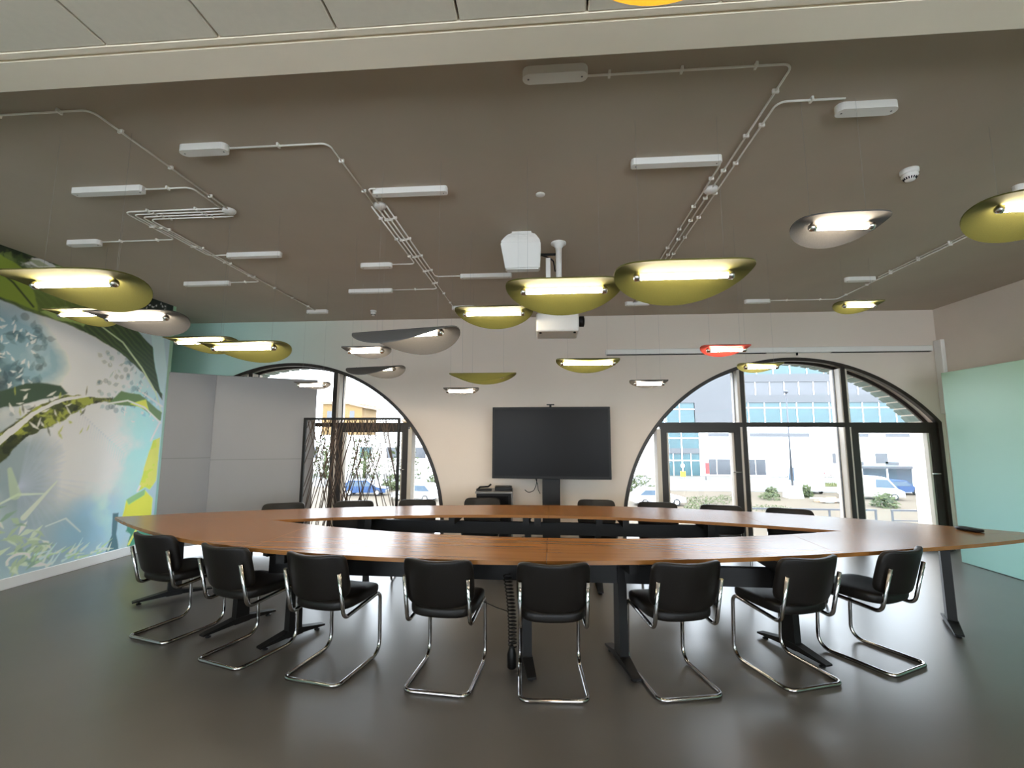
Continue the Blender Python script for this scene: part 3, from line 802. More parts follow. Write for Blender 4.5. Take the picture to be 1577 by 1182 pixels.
for x, y, z, f, l in [(-2.9, .2, 2.55, O, 'added unseen olive felt pendant lamp below the pale ceiling panels on the mural side'), (2.7, .3, 2.5, G, 'added unseen grey felt pendant lamp below the pale ceiling panels on the partition side'),
                      (-1.3, -1.6, 2.5, O, 'added unseen olive felt pendant lamp near the opposite wall, mural side'), (1.6, -1.5, 2.55, 'felt_yellow', 'added unseen golden felt pendant lamp near the opposite wall, partition side')]:
    lamp(x, y, z, LB, .74, f, l, zc=ZT)  # unseen lamps added behind the camera to light the near zone

# ================================================================== CEILING FITTINGS
def driver_box(x0, x1, y, label, group):
    t = thing('driver_box', label, 'driver box', ((x0 + x1) / 2, y, ZC), 0, group)
    L = (x1 - x0) / 2; w = .036; short = L < .2
    if short:
        poly = [(L - w + w * math.cos(a), w * math.sin(a)) for a in [(-.5 + i / 10) * PI for i in range(11)]] + [(-L + w + w * math.cos(a), w * math.sin(a)) for a in [(.5 + i / 10) * PI for i in range(11)]]
    else:
        q = .012; w = .030
        poly = [(L, -w + q), (L, w - q), (L - q, w), (-L + q, w), (-L, w - q), (-L, -w + q), (-L + q, -w), (L - q, -w)]
    obj('casing', MB().prism(poly[::-1], 'z', -.046, 0), 'white_plastic', t)
    for s in (-1, 1):
        obj('screw', MB().lathe([(.005, -.048), (.005, -.045)], (s * (L - .03), 0, 0), 8), 'grey_plastic', t)
gs, gl = 'short driver boxes on the ceiling', 'long driver boxes on the ceiling'
for x0, x1, y, l in [(-.116, .219, 2.14, 'next to the pale bulkhead'), (-2.384, -2.056, 2.588, 'at the start of the middle conduit run'), (1.654, 1.983, 2.52, 'near the smoke detector'),
                     (-4.634, -4.289, 3.86, 'close to the mural wall'), (-3.573, -3.245, 6.33, 'at the window end by the mural'), (-2.028, -1.673, 4.627, 'with short side conduit of the middle run'),
                     (-1.367, -1.033, 6.283, 'at the window end of the middle conduit run'), (1.09, 1.423, 6.25, 'at the window end of the triple conduit run'), (3.511, 3.853, 5.45, 'beside the straight double conduit'),
                     (2.705, 3.045, 6.26, 'above the arch with doors, by the back wall'), (3.50, 3.83, 3.48, 'above the lamp over the mint partition')]:
    driver_box(x0, x1, y, 'short white driver box on grey ceiling ' + l, gs)
for x0, x1, y, l in [(-3.614, -3.039, 3.007, 'next to the round cover by the mural'), (-1.322, -.744, 3.185, 'next to the round cover of the middle run'), (.584, 1.181, 2.953, 'next to the round cover of the triple run'),
                     (-3.292, -2.711, 4.254, 'beside the conduit run by the mural'), (-4.43, -3.845, 5.045, 'on the mural side of its conduit run'), (-2.535, -1.959, 5.46, 'at the long side branch of the middle run'),
                     (-1.0, -.4, 5.025, 'between the middle run and the projector')]:
    driver_box(x0, x1, y, 'long white driver box on grey ceiling ' + l, gl)
clipm = None
def conduit(path, label, rad=.05, step=.36, group='white conduits on the grey ceiling'):
    global clipm
    zc = ZC - .014; pts = [(p[0], p[1], zc) for p in path]
    t = thing('conduit', label, 'conduit', (path[0][0], path[0][1], zc), 0, group)
    o = Vector(t.location); fp = fillet(pts, rad, 5)
    obj('pipe', MB().tube([p - o for p in fp], .0065, 6), 'conduit', t)
    if clipm is None:
        clipm = MB().box(-.006, .006, -.017, .017, -.009, .0135).mesh('clip'); clipm.materials.append(MATS['conduit'])
    for a, b in zip(pts, pts[1:]):
        a = Vector(a); b = Vector(b); L = (b - a).length; n = int(L / step)
        for i in range(n):
            p = a + (b - a) * ((i + .5) / n)
            obj('clip', clipm, 'conduit', t, p - o, (0, 0, math.atan2((b - a).y, (b - a).x)))
RM, RC, RT, RD = 'run by the mural', 'middle run', 'triple run', 'double run by the mint partition'
for path, l in [
    ([(-5.36, 2.21), (-2.62, 2.21), (-2.62, 3.34)], 'long bend from the mural wall to the round cover'),
    ([(-3.05, 3.02), (-2.67, 3.02), (-2.67, 3.34)], 'short bend from a long box to the round cover by the mural'),
    ([(-2.68, 3.335), (-3.53, 3.335), (-3.53, 3.865), (-4.28, 3.865)], 'outermost of the four bent by the mural'),
    ([(-2.68, 3.380), (-3.495, 3.380), (-3.495, 4.25), (-3.30, 4.25)], 'second of the four bent by the mural'),
    ([(-2.68, 3.425), (-3.46, 3.425), (-3.46, 5.045), (-3.84, 5.045)], 'third of the four bent by the mural'),
    ([(-2.66, 3.470), (-3.425, 3.470), (-3.425, 6.29)], 'innermost and longest of the four bent by the mural'),
    ([(-2.06, 2.60), (-1.39, 2.60), (-1.39, 3.36)], 'bend feeding the round cover of the middle run'),
    ([(-1.29, 3.14), (-1.345, 3.14), (-1.345, 3.36)], 'tiny hook beside the round cover of the middle run'),
    ([(-1.42, 3.40), (-1.42, 4.625), (-1.67, 4.625)], 'outer one of the middle run with short branch'),
    ([(-1.38, 3.43), (-1.38, 5.46), (-1.95, 5.46)], 'one of the middle run with long branch to a long box'),
    ([(-1.34, 3.43), (-1.34, 6.25)], 'straight one of the middle run'),
    ([(-1.295, 3.40), (-1.295, 5.025), (-1.0, 5.025)], 'one of the middle run turning towards the projector'),
    ([(.15, 2.175), (1.25, 2.175), (1.25, 6.24)], 'long one of the triple run bending near the bulkhead'),
    ([(1.66, 2.44), (1.30, 2.44), (1.30, 5.9)], 'one of the triple run starting near the smoke detector'),
    ([(1.10, 2.99), (1.20, 2.99), (1.20, 6.22)], 'one of the triple run starting at a long box'),
    ([(3.86, 2.0), (3.86, 5.41)], 'straight short one of the double run'),
    ([(3.91, 2.0), (3.91, 6.26), (3.05, 6.26)], 'one of the double run bending towards the back wall')]:
    conduit(path, 'white ceiling conduit, ' + l)
for x, y, l in [(-2.64, 3.39, 'at the bends by the mural'), (-1.35, 3.40, 'at the head of the middle conduit run'), (1.25, 3.35, 'on the triple conduit run')]:
    tag(obj('junction_cover', MB().lathe([(.052, 0), (.052, -.012), (.044, -.026), (.01, -.032)], (0, 0, 0), 24), 'white_plastic', None, (x, y, ZC)), 'round white junction cover ' + l, 'junction cover', 'round junction covers')
tag(obj('blank_cover', MB().lathe([(.036, 0), (.036, -.006), (.03, -.010)], (0, 0, 0), 24), 'white_plastic', None, (-.043, 3.336, ZC)), 'flat white disc alone on the ceiling before the projector', 'cover plate')
for x, y, s, l in [(2.565, 3.21, 1.0, 'near the grey lamp'), (-2.582, 6.405, .8, 'near the back wall')]:
    t = thing('smoke_detector', 'white smoke detector on the grey ceiling ' + l, 'smoke detector', (x, y, ZC), 0, 'smoke detectors')
    obj('base', MB().lathe([(.055 * s, 0), (.055 * s, -.02), (.045 * s, -.03)], (0, 0, 0), 24), 'white_plastic', t)
    obj('head', MB().lathe([(.045 * s, -.03), (.05 * s, -.045), (.036 * s, -.062), (.028 * s, -.078), (.01 * s, -.082)], (0, 0, 0), 24), 'white_plastic', t)
    v = MB()
    for k in range(16):
        a = 2 * PI * k / 16; v.bar((.040 * s * math.cos(a), .040 * s * math.sin(a), -.060), (.031 * s * math.cos(a), .031 * s * math.sin(a), -.073), .006, .004)
    obj('vents', v, 'black_plastic', t)
# projector on its pole
t = thing('projector', 'white projector hanging upside down on a ceiling pole', 'projector', (.12, 4.24, ZC))
obj('flange', MB().lathe([(.075, 0), (.075, -.012), (.055, -.022), (.034, -.05), (.034, -.06)], (0, 0, 0), 24), 'white_plastic', t)
obj('pole', MB().tube([(0, 0, -.02), (0, 0, -.71)], .030, 16), 'white_plastic', t)
obj('cable_duct', MB().bbox(-.125, -.08, -.06, -.02, -.71, -.17, .006), 'white_plastic', t)
obj('mount_plate', MB().bbox(-.14, .10, -.08, .12, -.72, -.70, .004, 1), 'white_plastic', t)
bd = obj('body', MB().bbox(-.22, .18, -.10, .24, -.90, -.72, .02, 3), 'white_plastic', t)
obj('lens', MB().lathe([(.045, 0), (.05, .015), (.05, .05), (.036, .055)], (.178, -.03, -.795), 20, 'x'), 'black_plastic', bd)
obj('feet', MB().lathe([(.012, 0), (.012, -.012)], (.14, -.06, -.90), 10).lathe([(.012, 0), (.012, -.012)], (-.18, -.06, -.90), 10), 'black_plastic', bd)
obj('cable', MB().tube(fillet([(-.17, -.03, -.13), (-.09, -.03, -.16), (-.05, -.04, -.20), (-.035, -.035, -.30)], .03), .007, 6), 'black_plastic', t)
obj('arm', MB().box(-.20, -.02, -.01, .01, -.125, -.105), 'black_steel', t)
# white ceiling speaker
t = thing('ceiling_speaker', 'white wedge-shaped speaker on the ceiling beside the projector pole', 'speaker', (-.235, 4.05, ZC))
V = []
for z, x0, x1, y0, y1 in [(-.015, -.10, .12, -.10, .12), (-.055, -.145, .155, -.115, .13), (-.105, -.185, .185, -.115, .12), (-.33, -.145, .175, -.02, .08)]:
    V += [(x0, y0, z), (x1, y0, z), (x1, y1, z), (x0, y1, z)]
bm = bmesh.new(); vs = [bm.verts.new(v) for v in V]
for i in range(3):
    for k in range(4): bm.faces.new([vs[4 * i + k], vs[4 * i + (k + 1) % 4], vs[4 * i + 4 + (k + 1) % 4], vs[4 * i + 4 + k]])
bm.faces.new(vs[:4][::-1]); bm.faces.new(vs[12:]); bmesh.ops.recalc_face_normals(bm, faces=bm.faces[:])
bmesh.ops.bevel(bm, geom=[e for e in bm.edges], offset=.012, segments=2, affect='EDGES')
me = bpy.data.meshes.new('casing'); bm.to_mesh(me); bm.free()
obj('casing', me, 'white_plastic', t)
obj('mount_plate', MB().box(-.08, .10, -.09, .09, -.016, 0), 'white_plastic', t)

# projection screen case on the back wall
t = thing('projection_screen', 'long slim white projection screen case on the back wall', 'projection screen', (3.22, YB - .004, 2.80))
obj('case', MB().bbox(-2.33, 2.32, -.085, 0, -.035, .045, .01), 'white_plastic', t)
obj('slot', MB().box(-2.31, .02, -.075, -.02, -.042, -.034).box(.95, 2.30, -.075, -.02, -.042, -.034), 'black_plastic', t)
obj('pull_rod', MB().box(.45, .47, -.06, -.04, -.075, -.034), 'black_plastic', t)

# ================================================================== TV, CABINET, BOARDS, SCREEN
t = thing('television', 'large black television on a black floor column stand', 'television', (.045, 6.5, 0), math.radians(-2.2))
fr = obj('bezel', MB().bbox(-.835, .835, -.03, .05, .935, 1.945, .006), 'black_plastic', t)
obj('screen', MB().box(-.805, .805, -.033, -.029, .975, 1.915), 'screen', fr)
obj('column', MB().bbox(-.125, .125, .05, .14, .06, 1.5, .008), 'black_steel', t)
obj('base', MB().bbox(-.45, .45, -.30, .35, .01, .07, .01).bbox(-.45, -.37, -.30, .35, 0, .06, .01), 'black_steel', t)
wc = obj('webcam', MB().bbox(-.055, .055, -.02, .02, 1.972, 1.988, .004), 'black_plastic', t)
obj('webcam_stem', MB().box(-.015, .015, -.012, .012, 1.943, 1.973), 'black_plastic', wc)
obj('cable', MB().tube(fillet([(-.20, .03, .94), (-.205, .0, .86), (-.24, -.01, .77), (-.32, -.01, .74), (-.37, 0, .78)], .06), .005, 6).tube(fillet([(-.22, .03, .94), (-.19, 0, .86), (-.18, 0, .78), (-.155, .01, .73)], .05), .005, 6), 'black_plastic', t)
t = thing('equipment_cabinet', 'black equipment cabinet with grey side beside the television', 'cabinet', (-.76, 6.55, 0), math.radians(4))
obj('carcass', MB().bbox(-.24, .24, -.22, .24, .03, .745, .006), 'black_plastic', t)
obj('side_panel', MB().box(.235, .262, -.20, .22, .03, .77), 'grey_plastic', t)
obj('door', MB().bbox(-.225, .20, -.232, -.221, .06, .71, .004, 1), 'screen', t)
obj('top', MB().bbox(-.255, .262, -.24, .25, .745, .77, .005), 'grey_plastic', t)
obj('plinth', MB().box(-.22, .22, -.2, .22, 0, .03), 'black_steel', t)
tag(obj('media_player', MB().bbox(-.12, .12, -.09, .09, 0, .055, .008), 'black_plastic', None, (-.63, 6.54, .771), (0, 0, .1)), 'flat grey-black device lying on the cabinet beside the television', 'device')
k = thing('document_camera', 'black folded device with small arm on the cabinet', 'device', (-.90, 6.48, .771), .12)
obj('base', MB().bbox(-.11, .11, -.07, .07, 0, .022, .006), 'black_plastic', k)
obj('arm', MB().tube(fillet([(-.08, 0, .02), (-.06, 0, .045), (.06, 0, .05), (.10, 0, .085)], .02), .012, 8), 'black_plastic', k)

# two tall grey boards standing before the left window
def board(p0, p1, h, th, label):
    a = Vector((p0[0], p0[1], 0)); b = Vector((p1[0], p1[1], 0)); L = (b - a).length; ang = math.atan2(b.y - a.y, b.x - a.x)
    t = thing('partition_board', label, 'board', (a.x, a.y, 0), ang, 'tall grey boards')
    obj('panel', MB().bbox(0, L, 0, th, .08, h, .004, 1), 'board_grey', t)
    obj('seam', MB().box(.0, L, -.0015, 0, h * .515, h * .52), 'grey_plastic', t)
    for x in (.12, L - .12):
        obj('foot', MB().bar((x, -.22, .04), (x, .25, .04), .05, .05), 'black_steel', t)
        obj('upright', MB().box(x - .02, x + .02, .005, th - .005, .03, .1), 'black_steel', t)
    return t
board((-5.02, 5.6), (-4.38, 6.13), 2.37, .03, 'tall light grey board nearest to the mural')
board((-4.44, 5.72), (-3.32, 6.28), 2.335, .03, 'tall grey board standing before the arched window')
# plant in the gap behind the mural edge
t = thing('potted_plant', 'dark leafy plant in a black pot in the gap beside the mural edge', 'plant', (-5.60, 6.42, 0))
obj('pot', MB().lathe([(.11, 0), (.15, .5), (.16, .56), (.14, .56), (.13, .5)], (0, 0, 0), 20), 'pot', t)
rs = random.Random(9)
for i in range(26):
    a = rs.random() * 2 * PI; l = rs.uniform(.25, .5); el = rs.uniform(.4, 1.3); w_ = rs.uniform(.03, .06)
    d = Vector((math.cos(a) * math.cos(el), math.sin(a) * math.cos(el), math.sin(el))); n = d.orthogonal().normalized(); up = d.cross(n)
    b0 = Vector((0, 0, .52)); lm = MB(); V = []
    for q in range(6):
        u = q / 5; c = b0 + d * l * u + Vector((0, 0, -.18 * u * u)); ww = w_ * math.sin(PI * (u * .92 + .04)); V += [c - n * ww, c + up * ww * .3, c + n * ww]
    F = []
    for q in range(5): F += [(3 * q, 3 * q + 3, 3 * q + 4, 3 * q + 1), (3 * q + 1, 3 * q + 4, 3 * q + 5, 3 * q + 2)]
    lm.add(V, F, True); obj('leaf', lm, 'leaf_dark', t)

# lattice screen with slanted strings
t = thing('lattice_screen', 'black framed screen strung with slanted cords before the arched window', 'room divider', (-2.68, 6.05, 0))
hw_, hh = .682, 1.777
obj('frame', MB().bbox(-hw_, -hw_ + .035, -.018, .018, .04, hh, .003, 1).bbox(hw_ - .035, hw_, -.018, .018, .04, hh, .003, 1).box(-hw_ + .035, hw_ - .035, -.018, .018, hh - .03, hh).box(-hw_ + .035, hw_ - .035, -.018, .018, .04, .07), 'black_steel', t)
for x in (-hw_ + .02, hw_ - .02): obj('foot', MB().bbox(x - .03, x + .03, -.22, .22, 0, .04, .005), 'black_steel', t)
rs = random.Random(21)
for layer in (-.010, .010):
    for i in range(30):
        x0 = -hw_ + .05 + (2 * hw_ - .1) * (i + rs.random() * .8) / 30; dx = rs.choice((-1, 1)) * rs.uniform(.26, .62)
        x1 = x0 + dx; z1 = .07; z0 = hh - .03
        lim = hw_ - .04
        if abs(x1) > lim:
            u = (math.copysign(lim, x1) - x0) / (x1 - x0); x1 = math.copysign(lim, x1); z1 = z0 + (z1 - z0) * u
        obj('cord', MB().tube([(x0, layer, z0), (x1, layer + rs.uniform(-.004, .004), z1)], .0052, 5), 'string', t)

# mint partition along the right wall
t = thing('mint_partition', 'broad mint green storage partition along the right wall', 'partition', (5.07, 2.4, 0))
obj('front_panel', MB().bbox(0, .03, -6.2, 3.80, .005, 2.348, .003, 1), 'mint', t)
obj('end_panel', MB().box(.03, .57, 3.77, 3.80, .005, 2.345), 'mint', t)
obj('top_panel', MB().box(.03, .57, -6.2, 3.77, 2.315, 2.345), 'mint', t)

# ================================================================== OUTSIDE
GZ = -4.4
g = struct('ground', MB().box(-160, 200, 7.6, 260, GZ - .5, GZ), 'sand', 'sandy open ground outside')
struct('road', MB().box(-160, 200, 54, 74.5, GZ, GZ + .03), 'asphalt', 'pale road in front of the office building')
struct('facade_base', MB().box(-20, 20, 7.3, 7.6, GZ, -.12), 'render_white', 'outer wall below the room')
# office building
FY = 76.0
t = thing('office_building', 'long white office building with bands of teal glass across the road', 'building', (40, FY, GZ))
def P(o, x0, x1, z0, z1, d, m, y1=.0, parent=t):
    return obj(o, MB().box(x0 - 40, x1 - 40, -d, y1, z0 - GZ, z1 - GZ), m, parent)
obj('core', MB().box(-33, 75, .6, 22, 0, 26), 'render_white', t)
P('wall_panel', 7, 18.9, GZ, 4.1, .0, 'render_white', .6)
P('wall_panel', 24.5, 115, GZ, 4.1, .0, 'render_white', .6)
P('wall_panel', 18.9, 24.5, 2.6, 4.1, .0, 'render_white', .6)
P('band', 7, 115, 7.35, 8.6, .05, 'clad_grey', .6)
P('band', 7, 31.5, 8.6, 26 + GZ, .05, 'clad_grey', .6)
P('band', 31.5, 115, 10.7, 12.0, .05, 'clad_grey', .6)
P('band', 31.5, 115, 15.2, 21.5, .05, 'clad_grey', .6)
def panes(x0, x1, z0, z1, wd, m, d=-.15, mull=.12, sub=None):
    n = max(1, int((x1 - x0) / wd)); s_ = (x1 - x0) / n
    me = MB().box(mull / 2, s_ - mull / 2, 0, .1, 0, z1 - z0).mesh('glass_panel'); me.materials.append(MATS[m])
    mm_ = MB().box(-mull / 2, mull / 2, -.1, .1, 0, z1 - z0).mesh('mullion'); mm_.materials.append(MATS['alu_white'])
    for i in range(n):
        gp = obj('glass_panel', me, m, t, (x0 + i * s_ - 40, -d, z0 - GZ))
        obj('mullion', mm_, 'alu_white', gp)
    if sub:
        obj('transom', MB().box(x0 - 40, x1 - 40, -d - .1, -d, sub - GZ - .08, sub - GZ + .08), 'alu_white', t)
panes(18.9, 24.5, GZ, -.85, 1.4, 'glass_teal', sub=-2.0)
P('band', 18.9, 24.5, -.85, -.05, .05, 'clad_grey', .2)
panes(18.9, 24.5, -.05, 2.6, 1.87, 'glass_teal', sub=1.6)
panes(7, 24, 4.15, 7.35, 2.4, 'glass_teal', sub=6.3)
P('band', 24, 30, 4.15, 7.35, .05, 'clad_grey', .3)
panes(30, 115, 4.15, 7.35, 2.5, 'glass_teal', sub=6.5)
panes(31.5, 115, 8.6, 10.7, 2.2, 'glass_grey')
panes(31.5, 115, 12.0, 15.2, 2.6, 'glass_teal')
for a, b_ in [(25.9, 30.6), (32.4, 41.6), (45.5, 50.5), (53, 57), (59, 70)]:
    P('strip_window', a, b_, 1.85, 2.42, .03, 'glass_grey', .1)
for a, b_ in [(25.8, 27.0), (27.1, 30.4), (30.5, 33.0), (33.1, 34.6)]:
    P('shop_window', a, b_, GZ + .2, -1.75, .03, 'glass_grey', .1)
P('shop_sign', 25.7, 31.5, -1.45, -1.0, .08, 'concrete', .1); P('shop_sign', 33.0, 34.6, -1.35, -.85, .08, 'concrete', .1)
for a, b_ in [(44.8, 47.0), (51.2, 53.0)]: P('strip_window', a, b_, -2.3, -.7, .03, 'glass_grey', .1)
for a in (47.4, 52.6): P('strip_window', a, a + 2.0, GZ + .1, -2.0, .03, 'glass_grey', .1)
# yellow house seen through the other window
t2 = thing('yellow_house', 'yellow house with flat brown roof seen through the boarded arched window', 'building', (-42, 90, GZ))
obj('wall', MB().box(-4.2, 4.2, 0, 8, 0, 12.8), 'yellow_wall', t2); obj('roof', MB().box(-4.6, 1.6, -.4, 8, 12.8, 13.3).prism([(1.6, 13.3), (1.6, 12.7), (5.2, 11.9), (5.2, 12.3)][::-1], 'y', -.4, 8), 'roof_brown', t2)
for i in range(3): obj('house_window', MB().box(-3.2 + i * 2.4, -2.2 + i * 2.4, -.04, 0, 9.8, 11.4), 'glass_grey', t2)
t2 = thing('distant_house', 'small far ochre house beyond the low white hall', 'building', (-30, 100, GZ))
obj('wall', MB().box(-2.5, 2.5, 0, 6, 0, 9.6), 'yellow_wall', t2); obj('roof', MB().prism([(-3, 9.6), (3, 9.6), (2, 10.6), (-2, 10.6)], 'y', -.3, 6), 'roof_brown', t2)
t2 = thing('low_hall', 'low white hall with sign lettering boards behind the hedge', 'building', (-25, 74, GZ))
obj('wall', MB().box(-22, 22, 0, 10, 0, 6.4), 'render_white', t2)
for i in range(9): obj('hall_window', MB().box(-20 + i * 4.6, -18 + i * 4.6, -.04, 0, 2.6, 4.4), 'glass_teal' if i % 3 == 0 else 'glass_grey', t2)

def bush(name, c, r, h, label, cat, m='bush', n=260, seed=0, group=None):
    rs = random.Random(seed); mb = MB()
    for i in range(n):
        while True:
            p = Vector((rs.uniform(-1, 1), rs.uniform(-1, 1), rs.uniform(0, 1)))
            if p.x ** 2 + p.y ** 2 + (p.z * 1.0) ** 2 < 1: break
        p = Vector((p.x * r, p.y * min(r, 1.2), p.z * h + .02)); s_ = rs.uniform(.10, .22) * min(1.5, max(.5, h))
        a = Vector((rs.uniform(-1, 1), rs.uniform(-1, 1), rs.uniform(-.4, 1))).normalized() * s_; b_ = a.orthogonal().normalized() * s_ * .45
        mb.add([p - a, p + b_, p + a, p - b_], [(0, 1, 2, 3)])
    mb.tube([(0, 0, 0), (0, 0, h * .6)], .04 * max(1, h), 6)
    return tag(obj(name, mb, m, None, c), label, cat, group)
for i, (x, y, r, h, l) in enumerate([(14.5, 44, 2.2, .7, 'broad patch of weeds beyond the door with the television side'), (17.4, 46.5, 1.4, .5, 'thin patch of weeds beyond the door glass'), (21.6, 47.2, 1.0, .7, 'weeds just before the white utility cabinet'),
                                  (26.4, 49.6, .6, 1.2, 'weeds right of the lamp post block'), (23.0, 49.6, .7, 1.0, 'weeds left of the lamp post block'), (29.4, 43, 1.0, 1.3, 'bushy weeds before the white delivery van'),
                                  (36.4, 45, .8, 1.2, 'bushy weeds before the blue barrel'), (33.5, 41, 1.9, .35, 'flat weeds behind the railing'), (12.2, 38.5, 1.6, .8, 'weeds before the parked white car'),
                                  (9.4, 53, 3.2, 2.0, 'dense green shrubs behind the parked white car'), (18.5, 40.5, 2.2, .4, 'flat scattered weeds on open sand')]):
    bush('weed_clump', (x, y, GZ), r, h, l, 'weeds', seed=i, group='weed clumps on the site')
for i, x in enumerate((-33, -27, -21, -15)):
    bush('hedge_tree', (x, 66, GZ), 2.6, 6.6, 'green tree in the row before the low white hall', 'tree', n=420, seed=40 + i, group='row of trees before the hall')
for i, (x, y) in enumerate([(-13.0, 55), (-17.5, 52)]):
    bush('shrub', (x, y, GZ), 1.8, 1.8, 'rounded green shrub by the parked cars', 'shrub', seed=60 + i, group='shrubs by the parked cars')
for i, (x, w_) in enumerate([(31, 9), (42, 8)]):
    mb = MB(); rs = random.Random(80 + i)
    for q in range(600):
        p = Vector((rs.uniform(-w_ / 2, w_ / 2), rs.uniform(-1.6, 1.6), 0)); mb.add([p + Vector((-.06, 0, 0)), p + Vector((.06, 0, 0)), p + Vector((rs.uniform(-.15, .15), 0, rs.uniform(.15, .4)))], [(0, 1, 2)])
    mb.prism([(-w_ / 2, 0), (w_ / 2, 0), (w_ / 2 - 1, .12), (-w_ / 2 + 1, .12)], 'y', -1.6, 1.6)
    o = obj('grass_verge', mb, 'grass', None, (x + 5, 62, GZ + .03)); o['kind'] = 'stuff'; o['label'] = 'grass verge along the road'; o['category'] = 'grass'

def vehicle(name, label, c, rz, L, W, H, body, hood, van=False):
    t = thing(name, label, 'van' if van else 'car', (c[0], c[1], GZ), rz)
    z0 = .32; hz = hood
    if van:
        prof = [(-L / 2, z0), (L / 2, z0), (L / 2, .85), (L / 2 - .55, 1.12), (L / 2 - 1.25, H - .12), (L / 2 - 1.6, H), (-L / 2 + .05, H)]
        win = [(L / 2 - .72, 1.18), (L / 2 - 1.32, H - .22), (L / 2 - 2.3, H - .22), (L / 2 - 2.3, 1.18)]
    else:
        prof = [(-L / 2, z0), (L / 2, z0), (L / 2, .72), (L / 2 - 1.1, .92), (L / 2 - 1.9, H), (-L / 2 + .75, H), (-L / 2 + .08, .95)]
        win = [(L / 2 - 1.35, .95), (L / 2 - 1.95, H - .1), (-L / 2 + .85, H - .1), (-L / 2 + .35, .98)]
    obj('body', MB().prism(prof, 'y', -W / 2, W / 2), body, t)
    for s in (-1, 1):
        obj('side_window', MB().prism(win[::-1], 'y', s * W / 2 - .01 * s, s * (W / 2 + .012)), 'car_glass', t)
    # windscreen
    a, b_ = (prof[3], prof[4])
    obj('windscreen', MB().add([(a[0] + .012, -W / 2 + .1, a[1] + .03), (a[0] + .012, W / 2 - .1, a[1] + .03), (b_[0] + .012, W / 2 - .15, b_[1] - .03), (b_[0] + .012, -W / 2 + .15, b_[1] - .03)], [(0, 1, 2, 3)]), 'car_glass', t)
    for sx in (-L / 2 + .8, L / 2 - .85):
        for s in (-1, 1):
            wh = obj('wheel', MB().lathe([(.2, -.1), (.32, -.1), (.32, .1), (.2, .1)], (sx, s * (W / 2 - .08), .32), 18, 'y'), 'rubber', t)
            obj('hub', MB().lathe([(.19, -.11), (.19, .11)], (sx, s * (W / 2 - .08), .32), 12, 'y'), 'alu_white', wh)
    obj('bumper', MB().bbox(L / 2 - .05, L / 2 + .06, -W / 2 + .05, W / 2 - .05, .35, .6, .03), 'grey_plastic', t)
    return t
vehicle('delivery_van', 'white delivery van parked behind the sandy ground', (32.2, 49, 0), -.25, 5.0, 1.95, 2.2, 'car_white', 1, True)
vehicle('parked_car', 'blue car parked beyond the white van', (37.5, 53, 0), .2, 4.6, 1.85, 1.55, 'car_blue', 1)
vehicle('parked_car', 'white car parked by the near end of the weeds', (9.8, 42.5, 0), .15, 4.5, 1.8, 1.5, 'car_white', 1)
vehicle('parked_car', 'white car seen beside the lattice screen through the arched window', (-12.6, 43.5, 0), 2.9, 4.5, 1.8, 1.6, 'car_white', 1)
vehicle('parked_car', 'blue car seen through the cords of the lattice screen', (-19, 47, 0), .1, 4.5, 1.8, 1.55, 'car_blue', 1)
vehicle('box_truck', 'white boxy truck standing behind the window mullion', (28.9, 54.5, 0), 1.5, 4.6, 2.0, 2.9, 'car_white', 1, True)
# bus shelter, barrel, lamp post, cabinets
t = thing('bus_shelter', 'dark open shelter behind the blue car', 'shelter', (41, 58, GZ))
obj('roof', MB().box(-4.5, 4.5, -1.2, 1.2, 2.5, 2.75), 'galv', t)
for x in (-4.2, -1.4, 1.4, 4.2): obj('post', MB().box(x - .06, x + .06, -1, -.88, 0, 2.5), 'alu_white', t)
obj('back_screen', MB().box(-4.3, 4.3, .8, .86, .2, 2.4), 'car_glass', t)
tag(obj('water_barrel', MB().lathe([(.5, 0), (.55, .1), (.55, 1.2), (.5, 1.3), (.1, 1.32)], (0, 0, 0), 18), 'car_blue', None, (39.2, 47.5, GZ)), 'blue barrel on the sandy ground near the door frame', 'barrel')
t = thing('lamp_post', 'tall grey lamp post on a concrete block', 'lamp post', (24.8, 49, GZ))
obj('block', MB().prism([(-.75, 0), (.75, 0), (.55, 1.2), (-.55, 1.2)], 'y', -.6, .6), 'concrete', t)
obj('mast', MB().tube([(0, 0, 1.2), (0, 0, 10.6)], [.11, .06], 10), 'galv', t)
obj('lamp_head', MB().lathe([(.06, 10.6), (.22, 10.7), (.22, 10.85), (.05, 10.95)], (0, 0, 0), 14), 'galv', t)
tag(obj('utility_cabinet', MB().bbox(-.5, .5, -.3, .3, 0, 1.7, .03), 'alu_white', None, (20.2, 50, GZ)), 'white utility cabinet on the ground beside the door frame', 'cabinet')
t = thing('street_sign', 'white sign post with yellow panel in front of the glazed entrance', 'sign', (20.0, 70, GZ))
obj('post', MB().tube([(0, 0, 0), (0, 0, 4.8)], .07, 8), 'alu_white', t); obj('yellow_panel', MB().box(-.35, .35, -.1, .1, .3, 1.1), 'yellow_sign', t); obj('round_panel', MB().lathe([(.3, -.03), (.3, .03)], (0, 0, 1.9), 16, 'y'), 'alu_white', t)
t = thing('banner_post', 'thin red banner on a post by the shop', 'banner', (22.6, 68, GZ))
obj('post', MB().tube([(0, 0, 0), (0, 0, 2.6)], .05, 8), 'galv', t); obj('banner', MB().box(.05, .5, -.02, .02, .9, 2.5), 'red_sign', t)
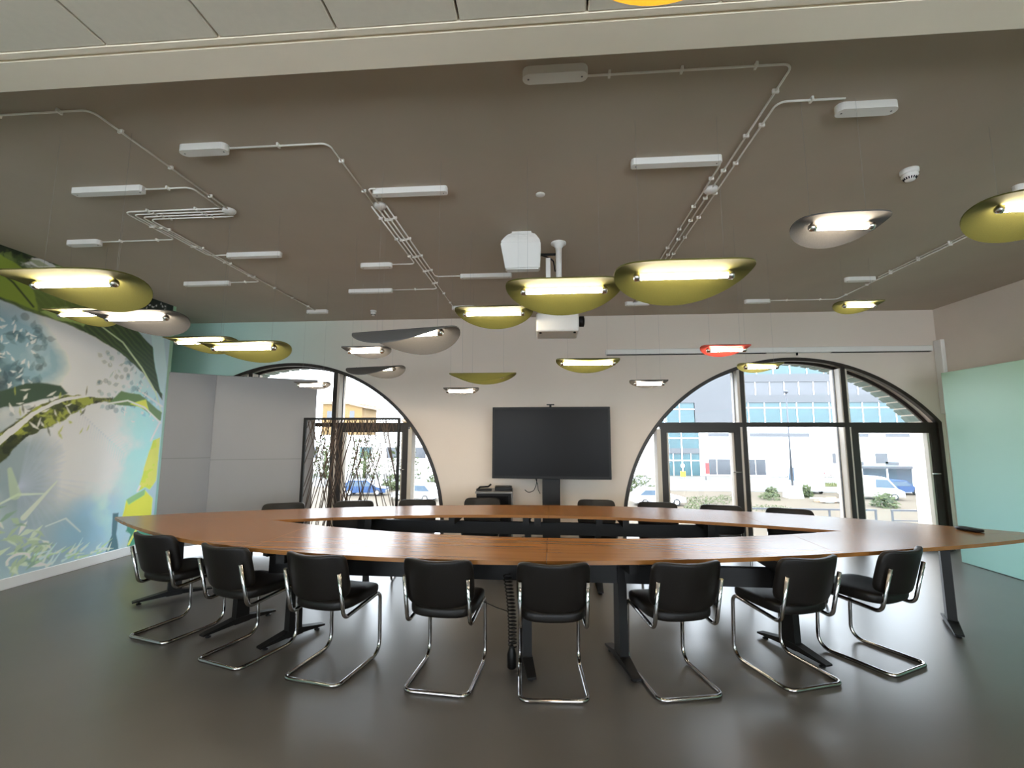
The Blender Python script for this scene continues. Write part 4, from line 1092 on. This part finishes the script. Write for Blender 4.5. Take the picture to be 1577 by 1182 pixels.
# steel railing
def railing(x0, x1, y, label):
    t = thing('steel_railing', label, 'railing', (x0, y, GZ), 0, 'steel railings on the sandy ground')
    obj('top_rail', MB().box(-.06, x1 - x0 + .06, -.05, .05, 1.32, 1.42), 'galv', t)
    n = max(1, round((x1 - x0) / 2.6))
    for i in range(n + 1): obj('post', MB().box((x1 - x0) * i / n - .05, (x1 - x0) * i / n + .05, -.04, .04, 0, 1.32), 'galv', t)
    obj('mid_rail', MB().box(0, x1 - x0, -.03, .03, .7, .76), 'galv', t)
railing(12.5, 21.0, 31.6, 'steel railing section nearer to the television side')
railing(22.0, 30.5, 31.6, 'steel railing section nearer to the mint partition')
t = thing('brick_pile', 'low pile of bricks and boards on the sandy ground', 'pile', (27.0, 45.6, GZ))
rs = random.Random(5)
for i in range(22):
    L = rs.uniform(.8, 2.0); x, y, z = rs.uniform(-1.4, 1.4), rs.uniform(-.5, .5), .07 + .12 * (i // 6)
    a = rs.uniform(-.3, .3)
    obj('board', MB().bbox(-L / 2, L / 2, -.12, .12, -.06, .05, .01, 1), 'wood_pile' if i % 2 else 'concrete', t, (x, y, z), (0, 0, a))
# bicycles along the white wall
bk = None
def bicycle():
    t = thing('bicycle', 'parked bicycle leaning along the white office wall', 'bicycle', (0, 0, 0), 0, 'bicycles along the office wall')
    for x in (-.52, .52):
        w_ = obj('wheel', MB().tube([(x + .34 * math.cos(a), 0, .36 + .34 * math.sin(a)) for a in [2 * PI * i / 18 for i in range(18)]], .03, 6, closed=True), 'rubber', t)
    obj('frame', MB().tube([(-.52, 0, .36), (-.15, 0, .36), (.38, 0, .85), (-.22, 0, .88), (-.15, 0, .36)], .025, 6).tube([(.52, 0, .36), (.36, 0, 1.0)], .025, 6), 'red_sign', t)
    obj('handlebar', MB().tube([(.30, -.25, 1.03), (.38, 0, 1.05), (.30, .25, 1.03)], .02, 6), 'galv', t)
    obj('saddle', MB().bbox(-.36, -.12, -.07, .07, .90, .97, .02), 'rubber', t)
    return t
bk = bicycle(); bk.location = (35.6, 74.8, GZ + .0); bk.rotation_euler = (0, 0, .3)
for i, x in enumerate((36.6, 37.5, 38.7, 40.2, 42.6, 43.5, 44.3)):
    copy_thing(bk, (x, 74.8 + .1 * (i % 2), GZ), .3 + .5 * (i % 3))
